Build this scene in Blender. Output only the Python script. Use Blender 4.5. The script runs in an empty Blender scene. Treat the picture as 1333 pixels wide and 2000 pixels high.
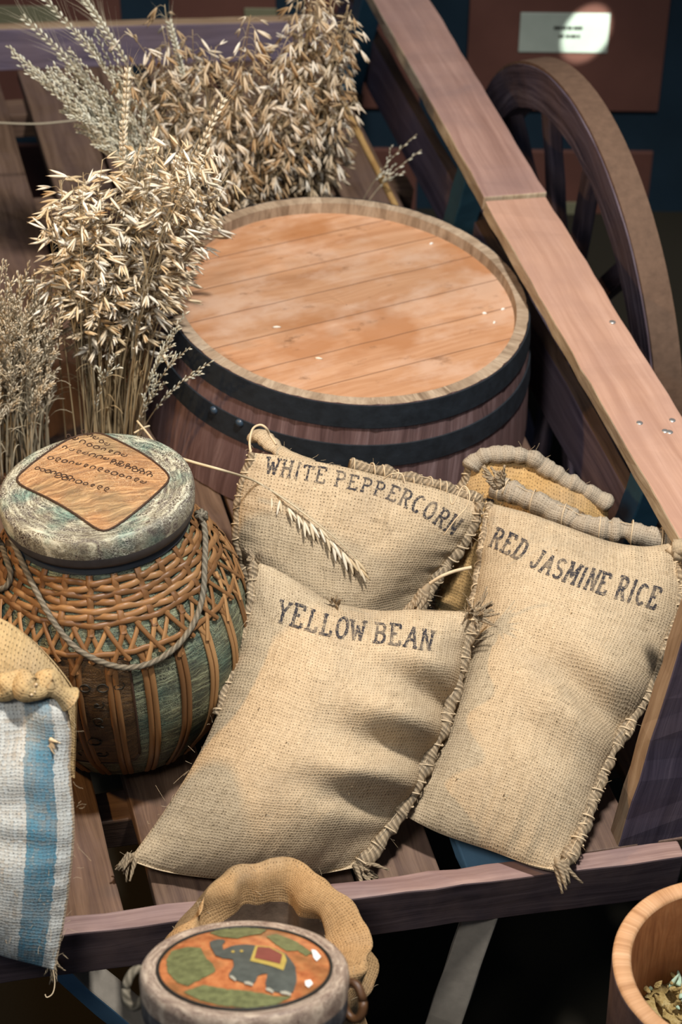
import bpy, bmesh, math, random
from mathutils import Vector, Matrix, noise
random.seed(7)
PI = math.pi
V = Vector
scene = bpy.context.scene
COL = scene.collection
R_ = math.radians

# ------------------------------------------------------------------ camera and frames
F = 4300.0
CAM = V((0, 0, 3.0))
CAMR = Matrix.Rotation(R_(90 - 41), 3, 'X') @ Matrix.Rotation(R_(.4), 3, 'Z')
cam_d = bpy.data.cameras.new('camera'); cam = bpy.data.objects.new('camera', cam_d); COL.objects.link(cam)
cam_d.sensor_fit = 'VERTICAL'; cam_d.sensor_height = 36; cam_d.sensor_width = 24
cam_d.lens = F / 2000 * 36
cam.matrix_world = Matrix.Translation(CAM) @ CAMR.to_4x4()
cam_d.clip_start = .1
cam_d.dof.use_dof = True; cam_d.dof.focus_distance = 3.24; cam_d.dof.aperture_fstop = 4.6
scene.camera = cam

O = V((0, 3.3, .5))                                       # a point of the cart's bed
C3 = Matrix.Rotation(R_(15.3), 3, 'Z') @ Matrix.Rotation(R_(5.1), 3, 'Y')   # the cart's axes: x across, y along, z up
C4 = Matrix.Translation(O) @ C3.to_4x4()
CI = C4.inverted()
NB = C3 @ V((0, 0, 1))
def ray(px, py): return (CAMR @ V(((px - 666.5) / F, -(py - 1000) / F, -1))).normalized()
def Wd(px, py, d): return CAM + ray(px, py) * d
def Wz(px, py, z):
    r = ray(px, py); return CAM + r * ((z - CAM.z) / r.z)
def Wpl(px, py, p, n):
    r = ray(px, py); return CAM + r * ((p - CAM).dot(n) / r.dot(n))
def K(px, py, h): return Wpl(px, py, O + NB * h, NB)      # world point on the plane h above the cart's bed
def Ky(px, py, y):                                        # world point on the cart's plane y = const
    n = C3 @ V((0, 1, 0)); return Wpl(px, py, O + n * y, n)
def c2w(x, y, z): return C4 @ V((x, y, z))
def proj(P):
    q = CAMR.transposed() @ (P - CAM); return (666.5 + F * q.x / -q.z, 1000 - F * q.y / -q.z)
def lerp(a, b, t): return a + (b - a) * t
def nz(x, y=0, z=0): return noise.noise(V((x, y, z)))
def smooth(t): t = max(0, min(1, t)); return t * t * (3 - 2 * t)

# ------------------------------------------------------------------ materials
class NT:
    def __init__(s, name):
        s.m = bpy.data.materials.new(name); s.m.use_nodes = True; s.t = s.m.node_tree; s.t.nodes.clear()
        s.out = s.t.nodes.new('ShaderNodeOutputMaterial')
    def n(s, typ, props=None, **inp):
        nd = s.t.nodes.new('ShaderNode' + typ)
        for k, v in (props or {}).items(): setattr(nd, k, v)
        for k, v in inp.items():
            k = k.replace('_', ' ') if k.replace('_', ' ') in nd.inputs else k
            s.set(nd.inputs[k], v)
        return nd
    def set(s, sock, v):
        if isinstance(v, bpy.types.NodeSocket): s.t.links.new(v, sock)
        elif isinstance(v, tuple) and len(v) == 3 and sock.type == 'RGBA': sock.default_value = (*v, 1)
        else: sock.default_value = v
    def M(s, op, a, b=0, c=0, clamp=False):
        nd = s.t.nodes.new('ShaderNodeMath'); nd.operation = op; nd.use_clamp = clamp
        for i, v in enumerate((a, b, c)): s.set(nd.inputs[i], v)
        return nd.outputs[0]
    def mix(s, f, a, b, mode='MIX'):
        nd = s.t.nodes.new('ShaderNodeMix'); nd.data_type = 'RGBA'; nd.blend_type = mode
        s.set(nd.inputs['Factor'], f); s.set(nd.inputs[6], a); s.set(nd.inputs[7], b); return nd.outputs[2]
    def ramp(s, f, stops, interp='LINEAR'):
        nd = s.t.nodes.new('ShaderNodeValToRGB'); cr = nd.color_ramp; cr.interpolation = interp
        while len(cr.elements) < len(stops): cr.elements.new(.5)
        for e, (p, c) in zip(cr.elements, stops):
            e.position = p; e.color = (*c, 1) if isinstance(c, tuple) else (c, c, c, 1)
        s.set(nd.inputs[0], f); return nd.outputs[0]
    def noise(s, vec, scale, detail=3, rough=.5, dist=0, out='Fac'):
        nd = s.n('TexNoise', None, Vector=vec, Scale=scale, Detail=detail, Roughness=rough, Distortion=dist); return nd.outputs[out]
    def voro(s, vec, scale, feat='F1', out='Distance'):
        nd = s.n('TexVoronoi', {'feature': feat}, Vector=vec, Scale=scale); return nd.outputs[out]
    def map(s, vec, sc=(1, 1, 1), loc=(0, 0, 0), rot=(0, 0, 0)):
        nd = s.n('Mapping', None, Vector=vec, Scale=sc, Location=loc, Rotation=rot); return nd.outputs[0]
    def uv(s): return s.n('TexCoord').outputs['UV']
    def obj(s): return s.n('TexCoord').outputs['Object']
    def xyz(s, v):
        nd = s.n('SeparateXYZ', None, Vector=v); return nd.outputs
    def comb(s, x, y, z=0.0):
        nd = s.n('CombineXYZ'); s.set(nd.inputs[0], x); s.set(nd.inputs[1], y); s.set(nd.inputs[2], z); return nd.outputs[0]
    def bump(s, h, strength=.5, dist=.002, nrm=None):
        nd = s.n('Bump', None, Height=h, Strength=strength, Distance=dist)
        if nrm is not None: s.set(nd.inputs['Normal'], nrm)
        return nd.outputs[0]
    def bsdf(s, color, rough=.7, nrm=None, metal=0.0, spec=.3, **kw):
        nd = s.n('BsdfPrincipled'); s.set(nd.inputs['Base Color'], color); s.set(nd.inputs['Roughness'], rough)
        s.set(nd.inputs['Metallic'], metal); s.set(nd.inputs['Specular IOR Level'], spec)
        for k, v in kw.items(): s.set(nd.inputs[k.replace('_', ' ')], v)
        if nrm is not None: s.set(nd.inputs['Normal'], nrm)
        s.t.links.new(nd.outputs[0], s.out.inputs[0]); return s.m

MATS = {}
def wood(name, dark, mid, light, patch=None, gs=(2.2, 55), rough=.62, bump=.35, patchf=.5, spec=.25, wav=.045):
    t = NT(name); uv = t.uv()
    w = t.noise(t.map(uv, (1.2, 5, 1)), 3, 2, out='Color')
    vec = t.mix(wav, uv, w)
    g = t.noise(t.map(vec, (gs[0], gs[1], 1)), 1, 6, .62, .8)
    f2 = t.noise(t.map(vec, (gs[0] * 4, gs[1] * 5, 1)), 1, 3, .6)
    col = t.ramp(g, [(.3, dark), (.5, mid), (.72, light)])
    col = t.mix(t.M('MULTIPLY', t.ramp(f2, [(.45, 0.0), (.62, 1.0)]), .35), col, dark)
    big = t.noise(uv, 7, 4, .6)
    if patch: col = t.mix(t.M('MULTIPLY', t.ramp(big, [(.42, 0.0), (.62, 1.0)]), patchf), col, patch)
    h = t.M('ADD', t.M('MULTIPLY', g, .7), t.M('MULTIPLY', f2, .5))
    MATS[name] = t.bsdf(col, rough, t.bump(h, bump, .003), spec=spec); return MATS[name]

wood('purple_wood', (.055, .043, .066), (.13, .102, .142), (.21, .165, .21), (.16, .115, .125))
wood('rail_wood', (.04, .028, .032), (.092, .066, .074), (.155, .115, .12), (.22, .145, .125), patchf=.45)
wood('slat_wood', (.045, .024, .016), (.115, .068, .042), (.19, .12, .078), (.14, .09, .075))
wood('pink_wood', (.34, .19, .13), (.43, .255, .18), (.49, .305, .225), (.34, .20, .15), gs=(1.6, 38), bump=.12, rough=.55, wav=.02)
wood('old_pink_wood', (.22, .125, .10), (.30, .18, .145), (.38, .24, .195), (.22, .14, .125), gs=(1.6, 38), bump=.2, wav=.02)
wood('worn_lit_top', (.16, .095, .08), (.27, .175, .15), (.36, .25, .215), (.16, .10, .10))  # front rail's top face: wear, plus light from above painted in as paler pink
wood('raw_edge', (.22, .15, .09), (.42, .33, .22), (.55, .46, .33), (.2, .15, .12), gs=(6, 30))
wood('tan_edge', (.17, .10, .055), (.31, .21, .13), (.40, .29, .19))
wood('grey_wood', (.09, .08, .065), (.2, .18, .145), (.3, .27, .22), (.15, .14, .13))
wood('wheel_wood', (.016, .012, .021), (.068, .052, .072), (.16, .13, .155), (.10, .065, .065), gs=(2.5, 70), bump=.8)
wood('stave_wood', (.065, .036, .034), (.165, .10, .095), (.29, .20, .195), (.115, .065, .062), gs=(3, 60), bump=.5)
wood('rim_wood', (.16, .11, .07), (.36, .27, .185), (.50, .40, .29), (.25, .18, .12), gs=(14, 40))
wood('bucket_wood', (.13, .045, .015), (.25, .10, .035), (.33, .15, .06), (.17, .06, .02), gs=(2.2, 45), bump=.2)
wood('bucket_rim', (.32, .16, .07), (.50, .28, .14), (.6, .37, .21))

def plain(name, c, rough=.6, spec=.3, metal=0, var=.25, sc=30, bump=.1):
    t = NT(name); o = t.obj(); n = t.noise(o, sc, 4, .6)
    col = t.mix(n, tuple(x * (1 - var) for x in c), tuple(min(1, x * (1 + var)) for x in c))
    MATS[name] = t.bsdf(col, rough, t.bump(n, bump, .002), spec=spec, metal=metal); return MATS[name]
plain('blue_paint', (.022, .075, .12), .5, .4)
plain('steel_blue', (.10, .20, .30), .5, .4)
plain('navy_paint', (.010, .024, .038), .6, .3, sc=8)
plain('panel_brown', (.12, .05, .037), .6, .25, sc=6)
plain('hoop_iron', (.012, .016, .021), .55, .4, sc=45, bump=.5, var=.8)
plain('rivet_iron', (.03, .05, .075), .35, .6)
plain('carpet_black', (.024, .021, .015), .95, .05, sc=400, bump=.5)
plain('plinth_dark', (.02, .018, .017), .8, .1)
plain('rope_grey', (.33, .28, .20), .9, .1, sc=200)
plain('twine', (.55, .43, .28), .9, .1, sc=200)
plain('screw_metal', (.55, .53, .5), .35, .5, metal=.8)
plain('tread_brown', (.115, .07, .046), .8, .2, sc=60, bump=.6, var=.4)
plain('leg_metal', (.23, .205, .17), .55, .35, sc=60)
plain('bronze', (.30, .17, .05), .4, .5, metal=.7)
plain('neck_dark', (.018, .022, .028), .5, .4)
plain('jar_side', (.055, .05, .05), .6, .35, sc=40, var=.6)
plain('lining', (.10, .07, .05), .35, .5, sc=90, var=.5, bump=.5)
plain('ink_line', (.05, .028, .018), .7, .2)
plain('scratch_white', (.8, .78, .72), .7, .2)
plain('green_bits', (.36, .48, .36), .8, .2)
plain('paint_orange', (.50, .17, .055), .4, .4, sc=60, var=.35)
plain('paint_leaf', (.13, .135, .055), .4, .4, sc=110, var=.85)
plain('paint_elephant', (.075, .08, .068), .4, .4, sc=70, var=.6)
plain('paint_toe', (.38, .35, .27), .4, .4)
plain('paint_red', (.20, .055, .04), .4, .4, sc=80)
plain('paint_gold', (.42, .30, .07), .4, .4, sc=80)
plain('paint_black', (.02, .018, .014), .5, .3)

def burlap(name, c_light, c_dark, pitch=.0042, stain=(.30, .24, .17), stripe=False, ink=False, hole=(.05, .032, .016), ups=1.0):
    """plain weave of jute threads; UV is in metres on the cloth"""
    t = NT(name); uv = t.uv()
    w = t.noise(uv, 45, 3, .6, out='Color')
    wob = t.n('VectorMath', {'operation': 'SCALE'}); t.set(wob.inputs[0], t.n('VectorMath', {'operation': 'SUBTRACT'}).outputs[0]); wob.inputs['Scale'].default_value = .0085
    sub = wob.inputs[0].links[0].from_node; t.set(sub.inputs[0], w); sub.inputs[1].default_value = (.5, .5, .5)
    add = t.n('VectorMath', {'operation': 'ADD'}); t.set(add.inputs[0], uv); t.set(add.inputs[1], wob.outputs[0])
    x, y, _ = t.xyz(add.outputs[0])
    k = PI / pitch
    cu = t.M('COSINE', t.M('MULTIPLY', x, k)); cv = t.M('COSINE', t.M('MULTIPLY', y, k))
    A = t.M('POWER', t.M('ABSOLUTE', cu), .75); B = t.M('POWER', t.M('ABSOLUTE', cv), .75); sgn = t.M('MULTIPLY', cu, cv)
    # thread thickness differs from thread to thread
    iu = t.M('ROUND', t.M('DIVIDE', x, pitch)); iv = t.M('ROUND', t.M('DIVIDE', y, pitch))
    tu = t.noise(t.comb(iu, t.M('MULTIPLY', y, 14)), .73, 1); tv = t.noise(t.comb(t.M('MULTIPLY', x, 14), iv), .73, 1)
    A = t.M('MULTIPLY', A, t.M('ADD', .55, t.M('MULTIPLY', tu, .85))); B = t.M('MULTIPLY', B, t.M('ADD', .55, t.M('MULTIPLY', tv, .85)))
    h1 = t.M('MULTIPLY', A, t.M('MULTIPLY_ADD', sgn, .3, .68)); h2 = t.M('MULTIPLY', B, t.M('MULTIPLY_ADD', sgn, -.3, .68))
    H = t.M('MAXIMUM', h1, h2)
    fib = t.noise(uv, 900, 2, .6); mot = t.noise(uv, 60, 3, .6); big = t.noise(uv, 9, 3, .55)
    cl = t.mix(mot, c_dark, c_light)
    if stripe:
        lo, hi, blue, pale = stripe
        sx = t.xyz(uv)[0]; e = t.M('MULTIPLY', t.M('SUBTRACT', t.noise(uv, 120, 1), .5), .006)
        sx = t.M('ADD', sx, e)
        inside = t.M('MULTIPLY', t.M('GREATER_THAN', sx, lo), t.M('LESS_THAN', sx, hi))
        past = t.M('GREATER_THAN', sx, hi + .016)
        cs = t.mix(inside, pale, t.mix(mot, tuple(.7 * c for c in blue), blue)); cl = t.mix(past, cs, cl)
    cl = t.mix(t.ramp(big, [(.52, 0.0), (.75, .55)]), cl, stain)
    cl = t.mix(t.M('MULTIPLY', fib, .35), cl, c_dark)
    thr = t.M('MULTIPLY', t.M('ABSOLUTE', t.M('SUBTRACT', t.M('ADD', tu, tv), 1.0)), 1.6)
    cl = t.mix(thr, cl, tuple(.72 * c for c in c_dark))
    cl = t.mix(t.ramp(t.noise(uv, 230, 2), [(.62, 0.0), (.72, .45)]), cl, tuple(min(1, 1.25 * c) for c in c_light))
    hs = t.M('ADD', H, t.M('MULTIPLY', t.M('SUBTRACT', t.noise(uv, 150, 2), .5), .55))
    col = t.mix(t.ramp(hs, [(.16, 0.0), (.42, 1.0)]), hole, cl)
    if ink:
        m = t.noise(uv, 260, 3, .6); m2 = t.noise(uv, 40, 2)
        f = t.M('MULTIPLY', t.ramp(m, [(.34, .25), (.50, 1.0)]), t.ramp(m2, [(.3, .62), (.55, .96)]))
        col = t.mix(f, col, (.018, .020, .030))
    hh = t.M('ADD', H, t.M('MULTIPLY', fib, .25))
    nr = t.bump(hh, .55, .0016 * ups)
    MATS[name] = t.bsdf(col, .92, nr, spec=.08); return MATS[name]
BL, BD = (.56, .45, .305), (.42, .315, .195)
burlap('burlap', BL, BD); burlap('burlap_ink', BL, BD, ink=True)
burlap('burlap_grey', (.44, .37, .28), (.30, .25, .185), pitch=.0040)
burlap('burlap_warm_lit', (.52, .34, .15), (.36, .22, .085), pitch=.0045); burlap('burlap_warm_lit_ink', (.52, .34, .15), (.36, .22, .085), pitch=.0045, ink=True)  # back sack's cloth: warm lamplight put into the yellow of the colour
burlap('burlap_open', (.47, .31, .16), (.33, .20, .09), pitch=.0044)
burlap('burlap_striped', (.47, .38, .28), (.36, .28, .19), pitch=.0046, stripe=(.150, .184, (.03, .22, .34), (.50, .54, .53)), stain=(.42, .40, .36), hole=(.09, .09, .09))
burlap('burlap_tan', (.52, .38, .20), (.38, .26, .12), pitch=.0046)
def ropey(name, c1, c2, k=2600):
    t = NT(name); uv = t.uv(); x, y, _ = t.xyz(uv)
    s = t.M('SINE', t.M('ADD', t.M('MULTIPLY', x, 900), t.M('MULTIPLY', y, 2 * PI * 3)))
    n = t.noise(uv, 500, 2); b = t.noise(uv, 35, 3)
    col = t.mix(n, c1, c2); col = t.mix(t.ramp(b, [(.5, 0.0), (.65, .7)]), col, (.17, .155, .13)); col = t.mix(t.ramp(s, [(.0, .55), (.3, 0.0)]), col, tuple(.35 * c for c in c1))
    MATS[name] = t.bsdf(col, .95, t.bump(t.M('ADD', s, n), .6, .002), spec=.05); return MATS[name]
ropey('seam_jute', (.34, .25, .15), (.55, .43, .29))
ropey('cord_grey', (.20, .17, .12), (.36, .31, .23))

def straw(name, stops, rough=.55):
    t = NT(name); x, y, _ = t.xyz(t.uv())
    n = t.noise(t.map(t.uv(), (40, 3, 1)), 1, 2)
    col = t.ramp(t.M('ADD', x, t.M('MULTIPLY', t.M('SUBTRACT', n, .5), .25)), stops)
    MATS[name] = t.bsdf(col, rough, spec=.3); return MATS[name]
straw('oat_husk', [(0, (.33, .19, .08)), (.2, (.47, .33, .17)), (.55, (.60, .49, .33)), (1, (.74, .68, .57))])
straw('oat_husk_brown', [(0, (.22, .125, .05)), (.3, (.36, .24, .125)), (.6, (.48, .38, .255)), (1, (.66, .60, .50))])
straw('straw_stem', [(0, (.20, .13, .06)), (.5, (.36, .27, .15)), (1, (.52, .43, .28))])
straw('rice_husk', [(0, (.42, .31, .18)), (.5, (.58, .48, .33)), (1, (.74, .66, .51))])
straw('pale_husk', [(0, (.36, .33, .22)), (.5, (.52, .50, .38)), (1, (.68, .67, .56))])
straw('green_stem', [(0, (.17, .13, .08)), (.5, (.33, .28, .19)), (1, (.47, .42, .31))])
straw('rattan', [(0, (.075, .033, .013)), (.5, (.20, .096, .036)), (1, (.40, .225, .095))], .42)

def crackle(name, base, hi, dark, sc=1.0, accent=None, acc=.75):
    """brushed, combed and crackled paint of the lidded jar"""
    t = NT(name); o = t.obj(); uv = t.uv()
    d = t.noise(o, 40, 2, out='Color'); vec = t.mix(.012, uv, d)
    st = t.noise(t.map(vec, (26 * sc, 260 * sc, 1)), 1, 3, .65, .6)
    cr = t.voro(t.mix(.03, o, d), 330 * sc, 'DISTANCE_TO_EDGE')
    big = t.noise(o, 11, 3, .6); big2 = t.noise(o, 19, 2, .5)
    col = t.mix(t.ramp(st, [(.40, 0.0), (.62, 1.0)]), dark, base)
    line = t.M('MULTIPLY', t.ramp(cr, [(.03, 1.0), (.10, 0.0)]), t.ramp(big2, [(.35, .25), (.6, 1.0)]))
    col = t.mix(t.M('MULTIPLY', line, .75), col, hi)
    col = t.mix(t.M('MULTIPLY', t.ramp(st, [(.55, 0.0), (.70, 1.0)]), .7), col, hi)
    if accent: col = t.mix(t.ramp(big, [(.48, 0.0), (.64, acc)]), col, t.mix(t.ramp(st, [(.45, 0.0), (.6, 1.0)]), tuple(.4 * c for c in accent), accent))
    nr = t.bump(t.M('ADD', st, t.M('MULTIPLY', line, .7)), .55, .0022)
    MATS[name] = t.bsdf(col, .5, nr, spec=.4); return MATS[name]
crackle('jar_paint', (.12, .13, .075), (.36, .38, .24), (.022, .024, .02), accent=(.04, .16, .15), acc=.5)
crackle('lid_paint', (.24, .22, .145), (.72, .69, .54), (.06, .042, .036), .8, accent=(.07, .25, .22), acc=.55)
crackle('lid_panel', (.42, .22, .09), (.60, .40, .22), (.22, .11, .05), .9, accent=(.38, .27, .14))
crackle('jar_panel', (.10, .055, .022), (.15, .085, .035), (.035, .02, .010), .9)
crackle('tin_rim', (.42, .31, .225), (.62, .50, .38), (.15, .09, .065), 1.1)
crackle('tin_body', (.10, .095, .095), (.22, .21, .2), (.03, .03, .034), 1.1)

def head_mat():
    t = NT('barrel_head'); uv = t.uv()                         # u along the boards, v across, metres
    x, y, _ = t.xyz(uv)
    w = t.noise(t.map(uv, (3, 8, 1)), 1, 3, out='Color'); vec = t.mix(.05, uv, w)
    iv = t.M('FLOOR', t.M('DIVIDE', t.M('ADD', y, .031), .083))
    tone = t.noise(t.comb(iv, 3.3), .77, 0)
    g = t.noise(t.map(vec, (3, 45, 1)), 1, 5, .6, 1.2)
    big = t.noise(t.map(uv, (5, 9, 1)), 1, 5, .65); big2 = t.noise(t.map(uv, (4, 6, 1), (7, 3, 0)), 1, 4, .6)
    col = t.ramp(g, [(.28, (.31, .14, .06)), (.5, (.43, .225, .115)), (.72, (.52, .305, .18))])
    col = t.mix(t.ramp(big, [(.46, 0.0), (.60, .8)]), col, (.52, .34, .235))
    col = t.mix(t.ramp(big2, [(.50, 0.0), (.62, .85)]), col, (.33, .135, .045))
    col = t.mix(t.M('MULTIPLY', tone, .3), col, (.52, .30, .19))
    sp = t.noise(t.map(uv, (11, 22, 1), (3, 1, 0)), 1, 5, .7); col = t.mix(t.ramp(sp, [(.60, 0.0), (.72, .75)]), col, (.14, .065, .03))
    fy = t.M('ABSOLUTE', t.M('SUBTRACT', t.M('FRACT', t.M('DIVIDE', t.M('ADD', t.M('ADD', y, .031), t.M('MULTIPLY', t.M('SUBTRACT', t.noise(uv, 8, 1), .5), .003)), .083)), .5))
    seam = t.ramp(fy, [(.480, 0.0), (.492, 1.0)]); col = t.mix(t.M('MULTIPLY', seam, .6), col, (.11, .05, .025))
    h = t.M('SUBTRACT', t.M('MULTIPLY', g, .3), seam)
    MATS['barrel_head'] = t.bsdf(col, .5, t.bump(h, .4, .003), spec=.35)
head_mat()
def plaque_mat():
    t = NT('plaque_metal'); n = t.noise(t.obj(), 25, 2)
    MATS['plaque_metal'] = t.bsdf(t.mix(n, (.33, .37, .31), (.42, .46, .39)), .4, metal=.0, spec=.6)
    t = NT('plaque_olive'); n = t.noise(t.obj(), 25, 2)
    MATS['plaque_olive'] = t.bsdf(t.mix(n, (.16, .15, .085), (.22, .21, .13)), .45, spec=.6)
plaque_mat()
def herb_mat():
    t = NT('herb'); o = t.obj(); n = t.noise(o, 60, 5, .7)
    MATS['herb'] = t.bsdf(t.ramp(n, [(.3, (.12, .075, .02)), (.5, (.38, .27, .10)), (.7, (.52, .42, .22))]), .9, t.bump(n, 1, .01))
herb_mat()

# ------------------------------------------------------------------ builders
class MB:
    def __init__(s): s.v = []; s.f = []; s.uv = []; s.mi = []; s.sm = []
    def face(s, idx, uvs=None, mi=0, sm=True):
        s.f.append(tuple(idx)); s.uv.append(uvs or [(0, 0)] * len(idx)); s.mi.append(mi); s.sm.append(sm)
    def grid(s, P, uvf=None, mi=0, closed_u=False, sm=True, flip=False):
        """P[i][j] points; uvf(i,j) -> uv"""
        b = len(s.v); n, m = len(P), len(P[0])
        for row in P: s.v.extend(row)
        for i in range(n - 1 if not closed_u else n):
            for j in range(m - 1):
                i2 = (i + 1) % n
                q = [b + i * m + j, b + i2 * m + j, b + i2 * m + j + 1, b + i * m + j + 1]
                uvs = [uvf(i, j), uvf(i + 1, j), uvf(i + 1, j + 1), uvf(i, j + 1)] if uvf else None
                if flip: q.reverse(); uvs and uvs.reverse()
                s.face(q, uvs, mi, sm)
    def tube(s, path, rad, sides=8, mi=0, uvs=1.0, caps=True, twist=0, lobes=0, lobe=.0, u0=0.0, flat=1.0, up=None, vs=1.0):
        n = len(path); L = 0; rings = []; ls = []
        prev = None
        for i in range(n):
            a = path[max(i - 1, 0)]; c = path[min(i + 1, n - 1)]; tdir = (c - a)
            tdir = tdir.normalized() if tdir.length > 1e-9 else V((0, 0, 1))
            if prev is None:
                ref = up if up is not None else (V((0, 0, 1)) if abs(tdir.z) < .9 else V((1, 0, 0)))
                nx = (ref - tdir * ref.dot(tdir)).normalized()
            else:
                nx = (prev - tdir * prev.dot(tdir)); nx = nx.normalized() if nx.length > 1e-6 else tdir.orthogonal().normalized()
            prev = nx; ny = tdir.cross(nx)
            if i: L += (path[i] - path[i - 1]).length
            r = rad(i / max(n - 1, 1)) if callable(rad) else rad
            ring = []
            for k in range(sides):
                an = 2 * PI * k / sides
                rr = r * (1 + lobe * math.cos(lobes * an + twist * L)) if lobes else r
                ring.append(path[i] + nx * math.cos(an) * rr * flat + ny * math.sin(an) * rr)
            rings.append(ring); ls.append(L)
        b = len(s.v)
        for ring in rings: s.v.extend(ring)
        for i in range(n - 1):
            for k in range(sides):
                k2 = (k + 1) % sides
                s.face([b + i * sides + k, b + i * sides + k2, b + (i + 1) * sides + k2, b + (i + 1) * sides + k],
                       [(u0 + ls[i] * uvs, vs * k / sides), (u0 + ls[i] * uvs, vs * (k + 1) / sides), (u0 + ls[i + 1] * uvs, vs * (k + 1) / sides), (u0 + ls[i + 1] * uvs, vs * k / sides)] if uvs else [(u0, ls[i])] * 4, mi)
        if caps:
            s.face([b + k for k in range(sides)][::-1], [(u0, 0)] * sides, mi); s.face([b + (n - 1) * sides + k for k in range(sides)], [(u0, 0)] * sides, mi)
    def spindle(s, p, d, L, w, u, mi=0, sides=5, side=None):
        """one husk or grain: a pointed shell from p along d"""
        d = d.normalized(); nx = d.orthogonal().normalized() if side is None else (side - d * side.dot(d)).normalized(); ny = d.cross(nx)
        b = len(s.v); s.v.append(p)
        prof = ((.22, .75), (.5, 1.0), (.8, .55))
        for t, r in prof:
            for k in range(sides):
                a = 2 * PI * k / sides
                s.v.append(p + d * L * t + nx * math.cos(a) * w * r + ny * math.sin(a) * w * r * .7)
        s.v.append(p + d * L); top = len(s.v) - 1
        U = [(u, 0)] * 4
        for k in range(sides):
            k2 = (k + 1) % sides
            s.face([b, b + 1 + k2, b + 1 + k], U[:3], mi)
            for r in (0, 1): s.face([b + 1 + r * sides + k, b + 1 + r * sides + k2, b + 1 + (r + 1) * sides + k2, b + 1 + (r + 1) * sides + k], U, mi)
            s.face([b + 1 + 2 * sides + k, b + 1 + 2 * sides + k2, top], U[:3], mi)
    def build(s, name, mats, parent=None, kind=None, label=None, mods=None):
        me = bpy.data.meshes.new(name)
        inv = parent.matrix_world.inverted() if parent is not None else None
        org = None
        if parent is None:
            org = V((0, 0, 0))
            for p in s.v: org += p
            org /= len(s.v); zmin = min(p.z for p in s.v); org.z = zmin
            vs = [p - org for p in s.v]
        else: vs = [inv @ p for p in s.v]
        me.from_pydata(vs, [], s.f)
        ul = me.uv_layers.new(name='UVMap'); flat = [c for f in s.uv for uv in f for c in uv]
        ul.data.foreach_set('uv', flat)
        me.polygons.foreach_set('material_index', s.mi); me.polygons.foreach_set('use_smooth', s.sm)
        for m in (mats if isinstance(mats, (list, tuple)) else [mats]): me.materials.append(MATS[m] if isinstance(m, str) else m)
        o = bpy.data.objects.new(name, me); COL.objects.link(o)
        if parent is not None: o.parent = parent; o.matrix_parent_inverse = Matrix.Identity(4)
        else: o.location = org
        o.matrix_world = (parent.matrix_world if parent is not None else Matrix.Translation(org)).copy()
        if parent is not None: o.matrix_basis = Matrix.Identity(4)
        if kind: o['kind'] = kind
        if label: o['label'] = label
        for bw in ([mods] if mods else []):
            bv = o.modifiers.new('bevel', 'BEVEL'); bv.width = bw; bv.segments = 2; bv.limit_method = 'ANGLE'; bv.angle_limit = R_(40)
        return o
def tag(o, label, cat, group=None):
    o['label'] = label; o['category'] = cat
    if group: o['group'] = group
    return o
def thing(name, label, cat, loc, rot3=None, group=None):
    o = bpy.data.objects.new(name, None); COL.objects.link(o); o.empty_display_size = .05
    M = Matrix.Translation(loc) @ (rot3.to_4x4() if rot3 is not None else Matrix.Identity(4))
    o.matrix_world = M; o.matrix_basis = M
    return tag(o, label, cat, group)
def box(mb, a, b, ey, ez, wy, wz, seg=10, jit=.0012, mats=(0, 0, 0, 0, 0), v0=None, sm=False, taper=1.0):
    """board from a to b (axis line on its centre); ey/ez unit cross axes; mats: +y,-y,+z,-z,ends"""
    if v0 is None: v0 = random.random() * 7
    L = (b - a).length; base = len(mb.v); co = ((1, 1), (-1, 1), (-1, -1), (1, -1))
    for i in range(seg + 1):
        t = i / seg; c = lerp(a, b, t); k = lerp(1, taper, t)
        for (sy, sz) in co:
            mb.v.append(c + ey * (sy * wy / 2 * k + random.uniform(-jit, jit)) + ez * (sz * wz / 2 + random.uniform(-jit, jit)))
    per = [wy, wz, wy, wz]; mi = [mats[2], mats[1], mats[3], mats[0]]
    for i in range(seg):
        for k in range(4):
            k2 = (k + 1) % 4; o0 = sum(per[:k]) + v0; o1 = o0 + per[k]
            mb.face([base + i * 4 + k, base + i * 4 + k2, base + (i + 1) * 4 + k2, base + (i + 1) * 4 + k],
                    [(i / seg * L + v0, o0), (i / seg * L + v0, o1), ((i + 1) / seg * L + v0, o1), ((i + 1) / seg * L + v0, o0)], mi[k], sm)
    mb.face([base + k for k in range(4)], [(v0, 0), (v0, wy), (v0 + wz, wy), (v0 + wz, 0)], mats[4], sm)
    e = base + seg * 4; mb.face([e + k for k in (3, 2, 1, 0)], [(v0, 0), (v0, wy), (v0 + wz, wy), (v0 + wz, 0)], mats[4], sm)
def fixn(o):
    bm = bmesh.new(); bm.from_mesh(o.data); bmesh.ops.recalc_face_normals(bm, faces=bm.faces); bm.to_mesh(o.data); bm.free(); return o
CX, CY, CZ = C3 @ V((1, 0, 0)), C3 @ V((0, 1, 0)), NB

# ------------------------------------------------------------------ setting
FLOOR_Z = -.12
mb = MB(); mb.v = [V((-4, -1, FLOOR_Z)), V((4, -1, FLOOR_Z)), V((4, 6.5, FLOOR_Z)), V((-4, 6.5, FLOOR_Z))]; mb.face((0, 1, 2, 3), [(0, 0), (8, 0), (8, 7.5), (0, 7.5)])
mb.build('floor', 'carpet_black', kind='structure')
mb = MB(); box(mb, V((-1.1, 1.6, (FLOOR_Z + .3) / 2)), V((1.3, 1.6, (FLOOR_Z + .3) / 2)), V((0, 1, 0)), V((0, 0, 1)), .68, .3 - FLOOR_Z, 1, 0)
fixn(mb.build('floor_plinth', 'plinth_dark', kind='structure', mods=.006))
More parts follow.
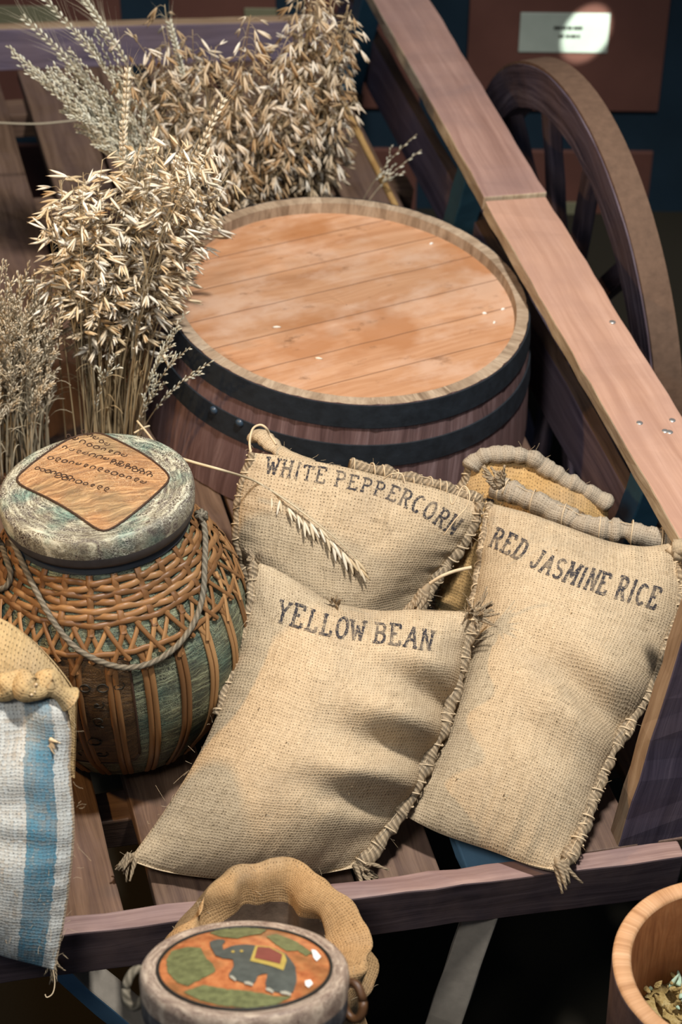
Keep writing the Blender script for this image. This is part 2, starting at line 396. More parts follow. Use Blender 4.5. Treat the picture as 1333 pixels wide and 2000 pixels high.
# panelled wall behind the cart, turned a little from square
WP = V((0, 4.78, 0)); WX = V((math.cos(R_(-.5)), math.sin(R_(-.5)), 0)); WN = V((-WX.y, WX.x, 0)); UP = V((0, 0, 1))
def Kw(px, py, off=0): return Wpl(px, py, WP - WN * off, WN)
def slab(mb, c0, c1, thick, off, mi=0):
    """upright slab on the wall between two of its wall points; off = how far its back stands out"""
    a = WX.dot(c0 - WP); b = WX.dot(c1 - WP); z0, z1 = sorted((c0.z, c1.z))
    box(mb, WP + WX * a - WN * (off + thick / 2) + UP * (z0 + z1) / 2, WP + WX * b - WN * (off + thick / 2) + UP * (z0 + z1) / 2, WN, UP, thick, z1 - z0, 1, 0)
mb = MB(); slab(mb, WP - WX * 2.5 + UP * FLOOR_Z, WP + WX * 2.5 + UP * 2.6, .06, -.06); wall = fixn(mb.build('wall_back', 'navy_paint', kind='structure'))
zt = 1.6
def zz(py, px=1100): return Kw(px, py).z
rows = [(zz(212), zz(-260)), (zz(600), zz(291))]
cols = [(-160, 243), (338, 541), (596, 822), (912, 1296), (1420, 1800)]
for (x0, x1) in cols:
    for (z0, z1) in rows:
        a = Kw(x0, 120); b = Kw(x1, 120); a = V((a.x, a.y, z0)); b = V((b.x, b.y, z1))
        mb = MB(); slab(mb, a, b, .012, 0.0005)
        fixn(mb.build('panel', 'panel_brown', wall, mods=.003))
def plaque(px0, py0, px1, py1, label, mat='plaque_metal', lines=True):
    a = Kw(px0, py1, .02); b = Kw(px1, py0, .02)
    r = thing('plaque', label, 'plaque', V(((a.x + b.x) / 2, (a.y + b.y) / 2, min(a.z, b.z))), group='plaques on the wall')
    mb = MB(); slab(mb, a, b, .004, .0135); fixn(mb.build('plate', mat, r, mods=.0015))
    if lines:
        mb = MB(); W0 = WX.dot(a - WP); W1 = WX.dot(b - WP)
        for zf, segs in ((.63, ((.38, .46), (.47, .52), (.53, .585), (.60, .70))), (.42, ((.44, .50), (.52, .56), (.57, .64), (.65, .68)))):
            for s0, s1 in segs:
                c0 = WP + WX * lerp(W0, W1, s0); c1 = WP + WX * lerp(W0, W1, s1); z = lerp(a.z, b.z, zf); c0.z = z - .004; c1.z = z + .004
                slab(mb, c0, c1, .0006, .0176)
        fixn(mb.build('engraved_line', 'paint_black', r))
plaque(1013, 28, 1194, 103, 'bright rectangular metal plaque on the brown wall panel above the wheel')
plaque(1085, 397, 1142, 465, 'dull olive plaque seen through the wheel low on the wall', 'plaque_olive', False)
plaque(478, 18, 541, 52, 'small pale plaque on the wall behind the tops of the oats', 'plaque_olive', False)
plaque(-30, 14, 112, 52, 'dim grey-green plaque at the upper left behind the far rail', 'plaque_olive', False)
# drawer knob
kp = Kw(1113, 145, .03); r = thing('drawer_knob', 'small brass knob on the wall panel under the bright plaque', 'knob', kp)
mb = MB(); mb.tube([kp + WN * .02, kp, kp - WN * .008, kp - WN * .02, kp - WN * .028], lambda t: (.006, .006, .013, .015, .006)[int(t * 4 + .5)], 14); mb.build('knob', 'bronze', r)

# ------------------------------------------------------------------ the cart
cart = thing('cart', 'old wooden hand cart carrying the barrel, sacks and sheaves, with a spoked wheel', 'cart', c2w(-.2, 0, -.1), C3)
def cbox(name, a, b, ey, ez, wy, wz, mats, mi=(0, 0, 0, 0, 0), seg=12, jit=.0015, bev=.003, parent=cart, label=None):
    mb = MB(); box(mb, a, b, ey, ez, wy, wz, seg, jit, mi); return fixn(mb.build(name, mats, parent, mods=bev, label=label))
for i, (x0, x1) in enumerate([(-.935, -.815), (-.767, -.647), (-.599, -.479), (-.431, -.311), (-.303, -.183), (-.145, -.025), (.005, .125), (.155, .275)]):
    cbox('bed_slat', c2w((x0 + x1) / 2, -1.235 if i != 5 else -.70, -.011), c2w((x0 + x1) / 2, 1.17, -.011), CX, CZ, x1 - x0, .022, ['slat_wood'], seg=20)
cbox('bed_slat', c2w(-.085, -1.235, -.011), c2w(-.085, -.703, -.011), CX, CZ, .12, .022, ['steel_blue'], label='short blue painted bed slat')
for y in (-1.0, -.45, .1, .65, 1.05):
    cbox('cross_beam', c2w(-1.0, y, -.053), c2w(.33, y, -.053), CY, CZ, .06, .06, ['slat_wood'])
# front and far rails
cbox('front_rail', K(-160, 1829, .035) + CY * -.012 + CZ * -.045, K(1326, 1644, .035) + CY * -.012 + CZ * -.045, CY, CZ, .032, .088, ['rail_wood', 'worn_lit_top'], (0, 0, 1, 0, 0), seg=26)
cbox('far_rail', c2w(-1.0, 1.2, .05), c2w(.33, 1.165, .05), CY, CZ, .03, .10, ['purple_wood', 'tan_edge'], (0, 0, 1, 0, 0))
# side: lower rail, upper planks, posts
cbox('side_rail', c2w(.348, -1.2, .055), c2w(.348, 1.3, .055), CX, CZ, .026, .12, ['purple_wood', 'slat_wood'], (0, 0, 1, 0, 0), seg=24)
H1 = .30
pa = [K(945, 392, H1), K(1052, 377, H1), K(1180, 790, H1), K(1333, 790, H1)]
ci = [CI @ p for p in pa]
xi = (ci[0].x + ci[2].x) / 2; xo = (ci[1].x + ci[3].x) / 2
cbox('handrail_plank', c2w((xi + xo) / 2, -1.25, H1 - .014), c2w((xi + xo) / 2, ci[0].y, H1 - .014), CX, CZ, xo - xi, .028, ['pink_wood', 'raw_edge'], (1, 1, 0, 0, 1), seg=30, label='lighter pink plank forming the near half of the hand rail')
cbox('handrail_plank', c2w((xi + xo) / 2 + .001, ci[0].y + .006, H1 - .010), c2w((xi + xo) / 2 + .009, 1.15, H1 - .008), CX, CZ, xo - xi + .001, .030, ['old_pink_wood', 'raw_edge'], (1, 1, 0, 0, 1), seg=24, label='darker weathered plank forming the far half of the hand rail')
def screw(px, py, label=None):
    p = K(px, py, H1 + .0005); mb = MB(); mb.tube([p - CZ * .002, p + CZ * .0006, p + CZ * .0012], lambda t: .0055 if t < .9 else .003, 12); mb.build('screw', 'screw_metal', cart)
for q in ((1197, 629), (1250, 826), (1314, 821), (1300, 842), (1309, 844)): screw(*q)
xm = (xi + xo) / 2
def post(y, x0, x1, h0, h1, dy=0):
    a = c2w(x0, y, h0); b = c2w(x1, y + dy, h1); ax = (b - a).normalized(); ex = (CX - ax * CX.dot(ax)).normalized(); ey = ax.cross(ex)
    cbox('post', a, b, ex, ey, .05, .055, ['blue_paint'])
post(-.66, .300, .335, -.02, H1 - .028)
post(.30, .300, .335, -.02, H1 - .028)
post(1.05, .300, .335, -.02, H1 - .028)
a, b = c2w(.385, -.68, -.02), c2w(.375, -.70, H1 - .03); cbox('batten', a, b, CX, CY, .012, .05, ['grey_wood'])
# corner board leaning outwards at the near end
q0 = Ky(1198, 1641, -1.215); q1 = Ky(1333, 1202, -1.20); dq = (q1 - q0).normalized(); sx = (CX - dq * CX.dot(dq)).normalized()
a = q0 - dq * .10 + sx * .055; b = q1 + dq * .02 + sx * .055
ax = (b - a).normalized(); ex = (CX - ax * CX.dot(ax)).normalized(); ey = ax.cross(ex)
cbox('corner_board', a, b, ex, ey, .11, .034, ['purple_wood', 'tan_edge'], (1, 1, 0, 0, 0), seg=14)
# under the cart
def strut(name, P, Q, w, t, mats, mi=(0, 0, 0, 0, 0), upv=None):
    ax = (Q - P).normalized(); s = (CAM - P); s = upv or s; ez = (s - ax * s.dot(ax)).normalized(); ey = ez.cross(ax)
    return cbox(name, P, Q, ey, ez, w, t, mats, mi, bev=.003)
lt = Wd(948, 1765, 3.28); lb = Wd(862, 2010, 3.42); dr = (lb - lt).normalized(); tt = (FLOOR_Z - lt.z) / dr.z
strut('leg', lt, lt + dr * tt, .052, .045, ['leg_metal'])
b0 = Wd(120, 1868, 3.30); b1 = Wd(310, 2035, 3.40); dr = (b1 - b0).normalized()
strut('brace', b0, b0 + dr * ((FLOOR_Z + .02 - b0.z) / dr.z), .045, .045, ['leg_metal', 'steel_blue'], (0, 1, 0, 1, 0), upv=V((.25, -.2, 1)))
mb = MB(); q = CI @ K(1272, 1752, -.07); box(mb, c2w(q.x - .012, q.y + .03, -.075), c2w(q.x + .02, q.y + .03, -.075), CY, CZ, .05, .03, 2, .001); fixn(mb.build('bracket', 'grey_wood', cart))

# wheel: rim, tread, spokes, hub
WR = .535; WXc = .515; WYc = .215; WZc = -.115; CAMB = R_(-5.5)
Mw = Matrix.Rotation(R_(1.5), 3, 'Z') @ Matrix.Rotation(CAMB, 3, 'Y')
wc = c2w(WXc, WYc, WZc); wx = C3 @ (Mw @ V((1, 0, 0))); wy = C3 @ (Mw @ V((0, 1, 0))); wz = C3 @ (Mw @ V((0, 0, 1)))
wheel = bpy.data.objects.new('wheel', None); COL.objects.link(wheel); wheel.parent = cart
wheel.matrix_basis = cart.matrix_world.inverted() @ Matrix.Translation(wc); wheel.matrix_world = Matrix.Translation(wc)
def wring(name, r0, r1, x0, x1, mat, seg=96, arcs=1, rough=.0):
    mb = MB(); prof = [(r0, x0), (r1, x0), (r1, x1), (r0, x1), (r0, x0)]
    cor = []
    for i in range(seg + 1):
        a = 2 * PI * i / seg; d = wy * math.cos(a) + wz * math.sin(a)
        cor.append([wc + d * (r + rough * nz(a * 6, r * 9)) + wx * (x + rough * .6 * nz(a * 5, x * 30, 4)) for r, x in prof])
    for k in range(4):
        mb.grid([[row[k], row[k + 1]] for row in cor], lambda i, j, k=k: (i / seg * 2 * PI * r1 + k, k * .31 + j * (r1 - r0 if k % 2 == 0 else x1 - x0)), sm=False)
    o = fixn(mb.build(name, mat, wheel)); return o
wring('felloe', WR - .088, WR - .003, -.003, .051, 'wheel_wood', rough=.003)
wring('tyre', WR - .004, WR + .003, 0, .054, 'tread_brown')
for k in range(12):
    a = 2 * PI * (k + .35) / 12; d = wy * math.cos(a) + wz * math.sin(a); e = wx; g = d.cross(e)
    mb = MB(); box(mb, wc + wx * .026 + d * .05, wc + wx * .026 + d * (WR - .08), e, g, .03, .042, 8, .001); fixn(mb.build('spoke', 'wheel_wood', wheel, mods=.006))
mb = MB(); prof = [(-.07, .02), (-.07, .05), (-.045, .062), (-.02, .07), (.026, .08), (.07, .07), (.095, .062), (.12, .05), (.12, .02)]
mb.tube([wc + wx * x for x, r in prof], lambda t: prof[int(round(t * 8))][1], 28, caps=True); mb.build('hub', 'wheel_wood', wheel)

# ------------------------------------------------------------------ barrel
BX, BY, BR, BH = -.044, -.117, .3212, .24
bar = thing('barrel', 'squat wooden barrel with two black iron hoops behind the white peppercorn sack', 'barrel', c2w(BX, BY, 0), C3)
def bp(r, a, h): return c2w(BX + r * math.cos(a), BY + r * math.sin(a), h)
def brad(h): t = h / BH; return lerp(.352, BR, t ** 1.25)
NS = 30; sub = 6; N = NS * sub
mb = MB(); rowsb = []
hs = [.004, .03, .07, .11, .15, .19, .225, BH]
for i in range(N):
    a = 2 * PI * i / N; k = (i % sub) / sub
    g = -.0016 if i % sub == 0 else 0
    st = .0012 * nz(i // sub * 3.1)
    rowsb.append([bp(brad(h) + g + st, a, h) for h in hs] + [bp(BR - .021 + .0008 * nz(i // sub * 2.7), a, BH + .0015 * nz(i // sub * 5.3)), bp(BR - .0215, a, BH - .032)])
def suv(i, j):
    s = i // sub; hh = hs[j] if j < len(hs) else BH
    return (hh + s * 1.37, (i - s * sub) * .011 + s * .37)
mb.grid(rowsb, suv, closed_u=True)
nf = len(mb.f); m = len(rowsb[0])
for q in range(nf):
    j = q % (m - 1)
    if j >= len(hs) - 1:
        mb.mi[q] = 1; i = q // (m - 1); s = i // sub; mb.uv[q] = [(jj * .02 + s * 1.7, ii * .011 + s * .4) for ii, jj in ((i - s * sub, j), (i + 1 - s * sub, j), (i + 1 - s * sub, j + 1), (i - s * sub, j + 1))]
    mb.sm[q] = False if j >= len(hs) - 2 else True
fixn(mb.build('staves', ['stave_wood', 'rim_wood'], bar))
# head: boards run the way the photo's seams run
d0 = CI @ K(425, 676, .215); d1 = CI @ K(955, 548, .215); dd = (d1 - d0); dd.z = 0; dd.normalize(); dn = V((-dd.y, dd.x, 0))
mb = MB(); rr = [0.001] + [BR * .0785 * k for k in range(1, 13)]; rr = [min(r, BR - .0205) for r in rr]
G = [[bp(r, 2 * PI * i / 96, BH - .022 + .0006 * nz(r * 30, i * .2)) for r in rr] for i in range(96)]
def huv(i, j):
    a = 2 * PI * i / 96; q = V((rr[j] * math.cos(a), rr[j] * math.sin(a), 0)); return (q.dot(dd), q.dot(dn))
mb.grid(G, huv, closed_u=True); fixn(mb.build('head', 'barrel_head', bar))
def hoop(h0, h1, name='hoop'):
    mb = MB()
    for prof in ([(h0, 0), (h0, .0028)], [(h0, .0028), ((h0 + h1) / 2, .003), (h1, .0028)], [(h1, .0028), (h1, 0)]):
        mb.grid([[bp(brad(h) + .0005 + e + .0004 * nz(i * .3, h * 50), 2 * PI * i / 120, h) for h, e in prof] for i in range(120)], lambda i, j: (i * .02, j * .01), closed_u=True)
    return fixn(mb.build(name, 'hoop_iron', bar))
h1o = hoop(.198, .239); h2o = hoop(.124, .165)
for px, py in ((418, 801), (468, 826)):
    bpx = None
    for hpl, ho in ((.143, h2o),):
        # point on the hoop's outer face seen there
        r = ray(px, py); P = CAM + r * 3.2
        for s_ in range(3000):
            P = CAM + r * (3.2 + s_ * .0004); q = CI @ P
            if (V((q.x - BX, q.y - BY)).length < brad(max(0, min(BH, q.z))) + .004): break
        n = (C3 @ V((q.x - BX, q.y - BY, 0)).normalized())
        mb = MB(); mb.tube([P - n * .001, P + n * .002, P + n * .0045, P + n * .0055], lambda t: (.0075, .0075, .005, .001)[int(t * 3 + .5)], 14); mb.build('rivet', 'rivet_iron', ho)
# crumbs on the barrel head
def husk_on_head(px, py, L, w, ang, label, mat='oat_husk', nm='oat_husk', u=.95, cat='husk', group=None):
    P = K(px, py, BH - .0205); d = CX * math.cos(ang) + CY * math.sin(ang)
    mb = MB(); mb.spindle(P - d * L / 2, d, L, w, u, sides=8, side=CZ); o = mb.build(nm, mat); tag(o, label, cat, group)
husk_on_head(541, 639, .017, .0028, -.1, 'pale oat husk lying alone near the left part of the barrel top', group='oat husks on the barrel top')
husk_on_head(623, 700, .015, .0026, -.35, 'pale oat husk lying on the front half of the barrel top', group='oat husks on the barrel top')
for q, l in (((843, 476), 'white paint chip alone at the far right of the barrel top'), ((947, 612), 'white paint chip, upper left of the cluster at the right of the barrel top'), ((966, 630), 'white paint chip, lowest of the cluster at the right of the barrel top'), ((983, 604), 'white paint chip nearest the right rim of the barrel top')):
    husk_on_head(*q, .010, .003, random.uniform(-1, 1), l, 'scratch_white', 'paint_chip', .9, 'chip', 'paint chips on the barrel top')

# ------------------------------------------------------------------ lidded jar with rattan
JB = K(248, 1408, .014); JL = K(187, 947, .445)
ja = (JL - JB).normalized(); jl = (JL - JB).length
jx = (CX - ja * CX.dot(ja)).normalized(); jy = ja.cross(jx)
jar = thing('lidded_jar', 'round green painted jar with lid, bound in woven rattan, left of the yellow bean sack', 'jar', JB, Matrix((jx, jy, ja)).transposed())
JP = [(.0, .118), (.02, .135), (.07, .168), (.12, .188), (.17, .1975), (.21, .1985), (.25, .192), (.29, .176), (.32, .158), (.345, .14), (.365, .128), (.39, .120)]
def jrad(h):
    for (h0, r0), (h1, r1) in zip(JP, JP[1:]):
        if h <= h1:
            t = (h - h0) / (h1 - h0)
            return lerp(r0, r1, t)
    return JP[-1][1]
def jr(h, w=.012): return (jrad(max(0, h - w)) + 2 * jrad(h) + jrad(min(.39, h + w))) / 4
def jp(r, a, h): return JB + jx * (r * math.cos(a)) + jy * (r * math.sin(a)) + ja * h
def js(a, h, off=0):                     # a point on the jar's body, lifted by off along its normal
    r = jr(h); sl = (jr(h + .004) - jr(h - .004)) / .008; k = 1 / math.sqrt(1 + sl * sl)
    return jp(r + off * k, a, h - sl * off * k)
hsj = [.39 * i / 48 for i in range(49)]
mb = MB(); mb.grid([[jp(jr(h), 2 * PI * i / 96, h) for h in hsj] for i in range(96)], lambda i, j: (i / 96 * 1.2, hsj[j]), closed_u=True)
mb.face([len(mb.v) + k for k in range(96)][::-1]); mb.v.extend([jp(jr(0), 2 * PI * i / 96, 0) for i in range(96)])
fixn(mb.build('body', 'jar_paint', jar))
mb = MB(); mb.grid([[jp(r, 2 * PI * i / 64, h) for h, r in ((.375, .129), (.39, .1225), (.405, .120), (.415, .118))] for i in range(64)], lambda i, j: (i, j), closed_u=True); fixn(mb.build('neck', 'neck_dark', jar))
def jhit(px, py, off=0):                 # where the body is seen at that spot -> (angle, height)
    r = ray(px, py)
    for s_ in range(2600):
        P = CAM + r * (2.7 + s_ * .0004); q = P - JB; h = q.dot(ja); x = q.dot(jx); y = q.dot(jy)
        if 0 <= h <= .39 and math.hypot(x, y) < jr(h) + off: return math.atan2(y, x), h
    return None
# lid
LR = .1385; LH = jl
lidp = [(-.050, .110), (-.050, .127), (-.048, .1325), (-.042, .1355), (-.030, .1375), (-.018, LR), (-.009, LR - .001), (-.003, .1355), (.000, .131), (.001, .124), (-.001, .115), (-.0025, .104), (-.002, .09), (.000, .07), (.0015, .045), (.002, .02), (.002, .0005)]
lid_m = MB(); lid_m.grid([[jp(r, 2 * PI * i / 120, LH + h) for h, r in lidp] for i in range(120)], lambda i, j: (i / 120 * .9, lidp[j][1] * 1.0), closed_u=True)
ns = 120 * (len(lidp) - 1)
for q in range(ns):
    if q % (len(lidp) - 1) < 4: lid_m.mi[q] = 1
lid = fixn(lid_m.build('lid', ['lid_paint', 'jar_side'], jar))
def lidh(r):
    for (h0, r0), (h1, r1) in zip(lidp[7:], lidp[8:]):
        if r1 <= r <= r0: return lerp(h1, h0, (r - r1) / (r0 - r1))
    return .002
def lidpt(x, y, off=.0012): r = math.hypot(x, y); return JB + jx * x + jy * y + ja * (LH + lidh(r) + off)
def lid_uv(px, py):
    P = Wpl(px, py, JL, ja) - JL; return P.dot(jx), P.dot(jy)
# the four-cornered painted panel, its sides bowed outwards
cor = [lid_uv(26, 940), lid_uv(175, 843), lid_uv(336, 932), lid_uv(203, 1042)]
bow = [.012, .014, .006, -.004]
outl = []
for k in range(4):
    (x0, y0), (x1, y1) = cor[k], cor[(k + 1) % 4]; mx, my = (x0 + x1) / 2, (y0 + y1) / 2; l = math.hypot(mx, my)
    for i in range(16):
        t = i / 16; b_ = bow[k] * 4 * t * (1 - t); outl.append((lerp(x0, x1, t) + mx / l * b_, lerp(y0, y1, t) + my / l * b_))
# round the corners a little
for _ in range(2): outl = [((outl[i - 1][0] + 2 * outl[i][0] + outl[(i + 1) % 64][0]) / 4, (outl[i - 1][1] + 2 * outl[i][1] + outl[(i + 1) % 64][1]) / 4) for i in range(64)]
cxm = sum(p[0] for p in outl) / 64; cym = sum(p[1] for p in outl) / 64
mb = MB(); G = [[lidpt(lerp(cxm, x, t), lerp(cym, y, t), .0014) for t in (0.01, .25, .5, .75, .92, 1.0)] for x, y in outl]
mb.grid(G, lambda i, j: ((outl[i % 64][0]) * (j / 5) * 1.0, (outl[i % 64][1]) * (j / 5)), closed_u=True)
for q in range(len(mb.f)):
    if mb.v: pass
fixn(mb.build('painted_panel', 'lid_panel', lid))
mb = MB(); mb.tube([lidpt(x, y, .0016) for x, y in outl + outl[:1]], .0016, 6, caps=False); mb.build('panel_outline', 'ink_line', lid)
# writing in curling letters, row by row
def curls(mb, f, s0, s1, n, size, off=0, rad=.0007):
    """a row of n looping letters along s0..s1; f(s, t) -> surface point"""
    for k in range(n):
        s = lerp(s0, s1, (k + .5) / n); typ = random.randrange(4); w = size * random.uniform(.7, 1.1); pts = []
        if typ == 0: pts = [(s + w * .5 * math.cos(a), w * .5 * math.sin(a)) for a in [R_(x) for x in range(-40, 260, 25)]]
        elif typ == 1: pts = [(s + w * .45 * math.cos(a) * (1 + .25 * a / 6), w * .45 * math.sin(a)) for a in [R_(x) for x in range(0, 420, 30)]]
        elif typ == 2: pts = [(s + w * .35 * math.cos(a), w * (.25 + .3 * math.sin(a))) for a in [R_(x) for x in range(-90, 200, 30)]] + [(s - w * .2, -w * .3), (s + w * .35, -w * .5)]
        else: pts = [(s - w * .4 + w * .25 * math.cos(a), w * .3 * math.sin(a)) for a in [R_(x) for x in range(30, 330, 30)]] + [(s + w * .1, -w * .3), (s + w * .45, w * .1), (s + w * .3, w * .5)]
        mb.tube([f(a, b) for a, b in pts], rad, 5, caps=False)
for (l, r_, n) in (((68, 912), (142, 938), 7), ((92, 892), (288, 946), 14), ((120, 872), (298, 926), 13), ((128, 853), (250, 893), 9), ((108, 932), (215, 962), 8), ((160, 845), (215, 870), 5), ((215, 905), (300, 932), 6)):
    a0 = V((*lid_uv(*l), 0)); a1 = V((*lid_uv(*r_), 0)); dx = (a1 - a0).normalized(); dy = V((-dx.y, dx.x, 0)); LL = (a1 - a0).length
    def f(s, t, a0=a0, dx=dx, dy=dy): q = a0 + dx * s + dy * t; return lidpt(q.x, q.y, .0017)
    mb = MB(); curls(mb, f, 0, LL, n, .0085, rad=.0009); mb.build('writing_line', 'ink_line', lid)
# panel with writing on the body
A0, _h = jhit(90, 1300); A1, _h = jhit(257, 1330); 
_, PH1 = jhit(200, 1287); _, PH0 = jhit(215, 1488)
print('panel', A0, A1, PH0, PH1)
A0 = A1 - 1.0
def prnd(t, s): # rounded rectangle of the panel
    return lerp(A0, A1, t), lerp(PH0, PH1, s)
mb = MB(); npn = 24
G = []
for i in range(npn + 1):
    t = i / npn; e = max(0, (abs(t - .5) - .5 + .12) / .12); ins = .10 * (1 - math.sqrt(max(0, 1 - min(1, e) ** 2)))
    G.append([js(*prnd(t, lerp(ins, 1 - ins * .3, j / 16)), .0012) for j in range(17)])
mb.grid(G, lambda i, j: (i / npn * .2, j / 16 * .17)); fixn(mb.build('painted_panel', 'jar_panel', jar, label='brown panel with curling black writing'))
edge = [G[npn][j] for j in range(17)] + [G[i][16] for i in range(npn, -1, -1)]
edge2 = [G[i][0] for i in range(npn + 1)]
mb = MB(); mb.tube(edge, .0018, 6); mb.tube(edge2, .0018, 6); mb.build('panel_outline', 'ink_line', jar)
for s, (t0, t1), n in ((.80, (.35, .98), 5), (.66, (.72, .8), 1), (.60, (.2, .6), 2), (.50, (.5, .8), 2), (.42, (.2, .6), 2), (.30, (.1, .75), 4), (.13, (.1, .8), 4)):
    def f(u, v, s=s): return js(A0 + u / .18, lerp(PH0, PH1, s) + v, .0018)
    mb = MB(); curls(mb, f, t0 * (A1 - A0) * .18, t1 * (A1 - A0) * .18, n, .016, rad=.0011); mb.build('writing_line', 'paint_black', jar)
# rattan ribs (pairs of split cane), woven collar, lattice
NR = 24; AR0 = jhit(285, 1290)[0]
def strand(mb, pts, w, th=.0021, u=.5):
    """a flat split cane lying on the jar: pts are (angle, height, lift)"""
    path = [js(a, h, .0012 + l) for a, h, l in pts]; L = []; n = len(path)
    for i in range(n):
        a, h, l = pts[i]; nr = (js(a, h, .01) - js(a, h, 0)).normalized(); tg = (path[min(i + 1, n - 1)] - path[max(i - 1, 0)]).normalized(); sd = tg.cross(nr).normalized()
        L.append([path[i] + sd * (w * .5 * math.cos(q)) + nr * (th * math.sin(q)) for q in (0, PI * .25, PI * .5, PI * .75, PI, PI * 1.5)])
    mb.grid([[L[i][k % 6] for k in range(7)] for i in range(n)], lambda i, j: (u, i * .01))
HLo, HMid = .012, .262
ZT, ZB = .297, .262
for k in range(NR):
    a = AR0 + 2 * PI * k / NR; mb = MB(); u = random.uniform(.25, .85)
    for sgn in (-1, 1):
        strand(mb, [(a + sgn * .0045 / jr(h), h, .0006 * math.sin(h * 60 + k)) for h in [lerp(.006, ZB + .012, i / 22) for i in range(23)]], .0088, u=u + sgn * .06)
    # crossing canes of the lattice above each rib
    for sgn in (-1, 1):
        da = 2 * PI / NR
        strand(mb, [(a + sgn * da * (t * .62 - .06), lerp(ZB - .012, ZT + .012, t), .0018 + .0012 * sgn) for t in [i / 8 for i in range(9)]], .0072, u=random.uniform(.35, .9))
        strand(mb, [(a + sgn * da * (.56 - t * .62), lerp(ZB + .004, ZT + .014, t), .0030 + .0012 * sgn) for t in [i / 8 for i in range(9)]], .0068, u=random.uniform(.35, .9))
    fixn(mb.build('rattan_rib', 'rattan', jar))
mb = MB(); strand(mb, [(2 * PI * i / 240, .277 + .0006 * math.sin(i), .0034 + .0012 * math.cos(i / 240 * 2 * PI * NR)) for i in range(241)], .0085, u=.5); fixn(mb.build('lattice_ring', 'rattan', jar))
for r_ in range(7):
    h = .3135 + r_ * .0082; mb = MB(); ph = PI * (r_ % 2)
    strand(mb, [(2 * PI * i / 288, h + .0015 * math.cos(2 * PI * i / 288 * NR * .5 + ph), .002 + .0022 * math.cos(2 * PI * i / 288 * NR + ph)) for i in range(289)], .0094, u=random.uniform(.2, .8))
    fixn(mb.build('weaver_strand', 'rattan', jar))
for k in range(NR * 1):
    a = AR0 + 2 * PI * (k + .5) / NR
    mb = MB(); strand(mb, [(a, lerp(.300, .372, i / 14), .0022 + .0016 * math.cos(i / 14 * 7 * PI)) for i in range(15)], .010, u=random.uniform(.2, .6)); fixn(mb.build('collar_stake', 'rattan', jar))
# cord handle hanging round the shoulder
def catmull(pts, n=10):
    out = []
    for i in range(len(pts) - 1):
        p0, p1, p2, p3 = pts[max(i - 1, 0)], pts[i], pts[i + 1], pts[min(i + 2, len(pts) - 1)]
        for k in range(n):
            t = k / n; out.append(.5 * ((2 * p1) + (p2 - p0) * t + (2 * p0 - 5 * p1 + 4 * p2 - p3) * t * t + (3 * p1 - p0 - 3 * p2 + p3) * t ** 3))
    return out + [pts[-1]]
def jcord(pxs, off=.010):
    out = []
    for p in pxs:
        q = jhit(*p, off)
        if q: out.append(js(q[0], q[1], off))
        else: out.append(Wpl(p[0], p[1], out[-1] if out else JL, (CAM - JL).normalized()))
    return catmull(out, 10)
mb = MB()
top = Wd(392, 1008, 3.10)
loop = [(398, 1022), (404, 1050), (403, 1110), (398, 1170), (380, 1222), (345, 1268), (300, 1297), (250, 1308), (200, 1298), (150, 1272), (112, 1232), (85, 1190), (60, 1140), (38, 1090), (22, 1055)]
mb.tube(jcord(loop), .0042, 10, uvs=.6, lobes=3, lobe=.14, twist=420)
mb.tube(jcord([(-14, 1040), (2, 1070), (14, 1105), (20, 1130), (12, 1152), (-8, 1160)]), .0042, 10, uvs=.6, lobes=3, lobe=.14, twist=420)
cd = mb.build('cord_handle', 'cord_grey', jar)
mb = MB(); kq = jhit(393, 1014, .01); kc = js(kq[0], kq[1], .012)
for i in range(3):
    ax = V((math.cos(i * 1.1), math.sin(i * 1.1), .4 * i)).normalized(); e1 = ax.orthogonal().normalized(); e2 = ax.cross(e1)
    mb.tube([kc + e1 * .0075 * math.cos(a) + e2 * .0075 * math.sin(a) + ax * .001 * math.sin(3 * a) for a in [2 * PI * q / 18 for q in range(19)]], .0036, 8, uvs=.6)
mb.build('knot', 'cord_grey', jar)

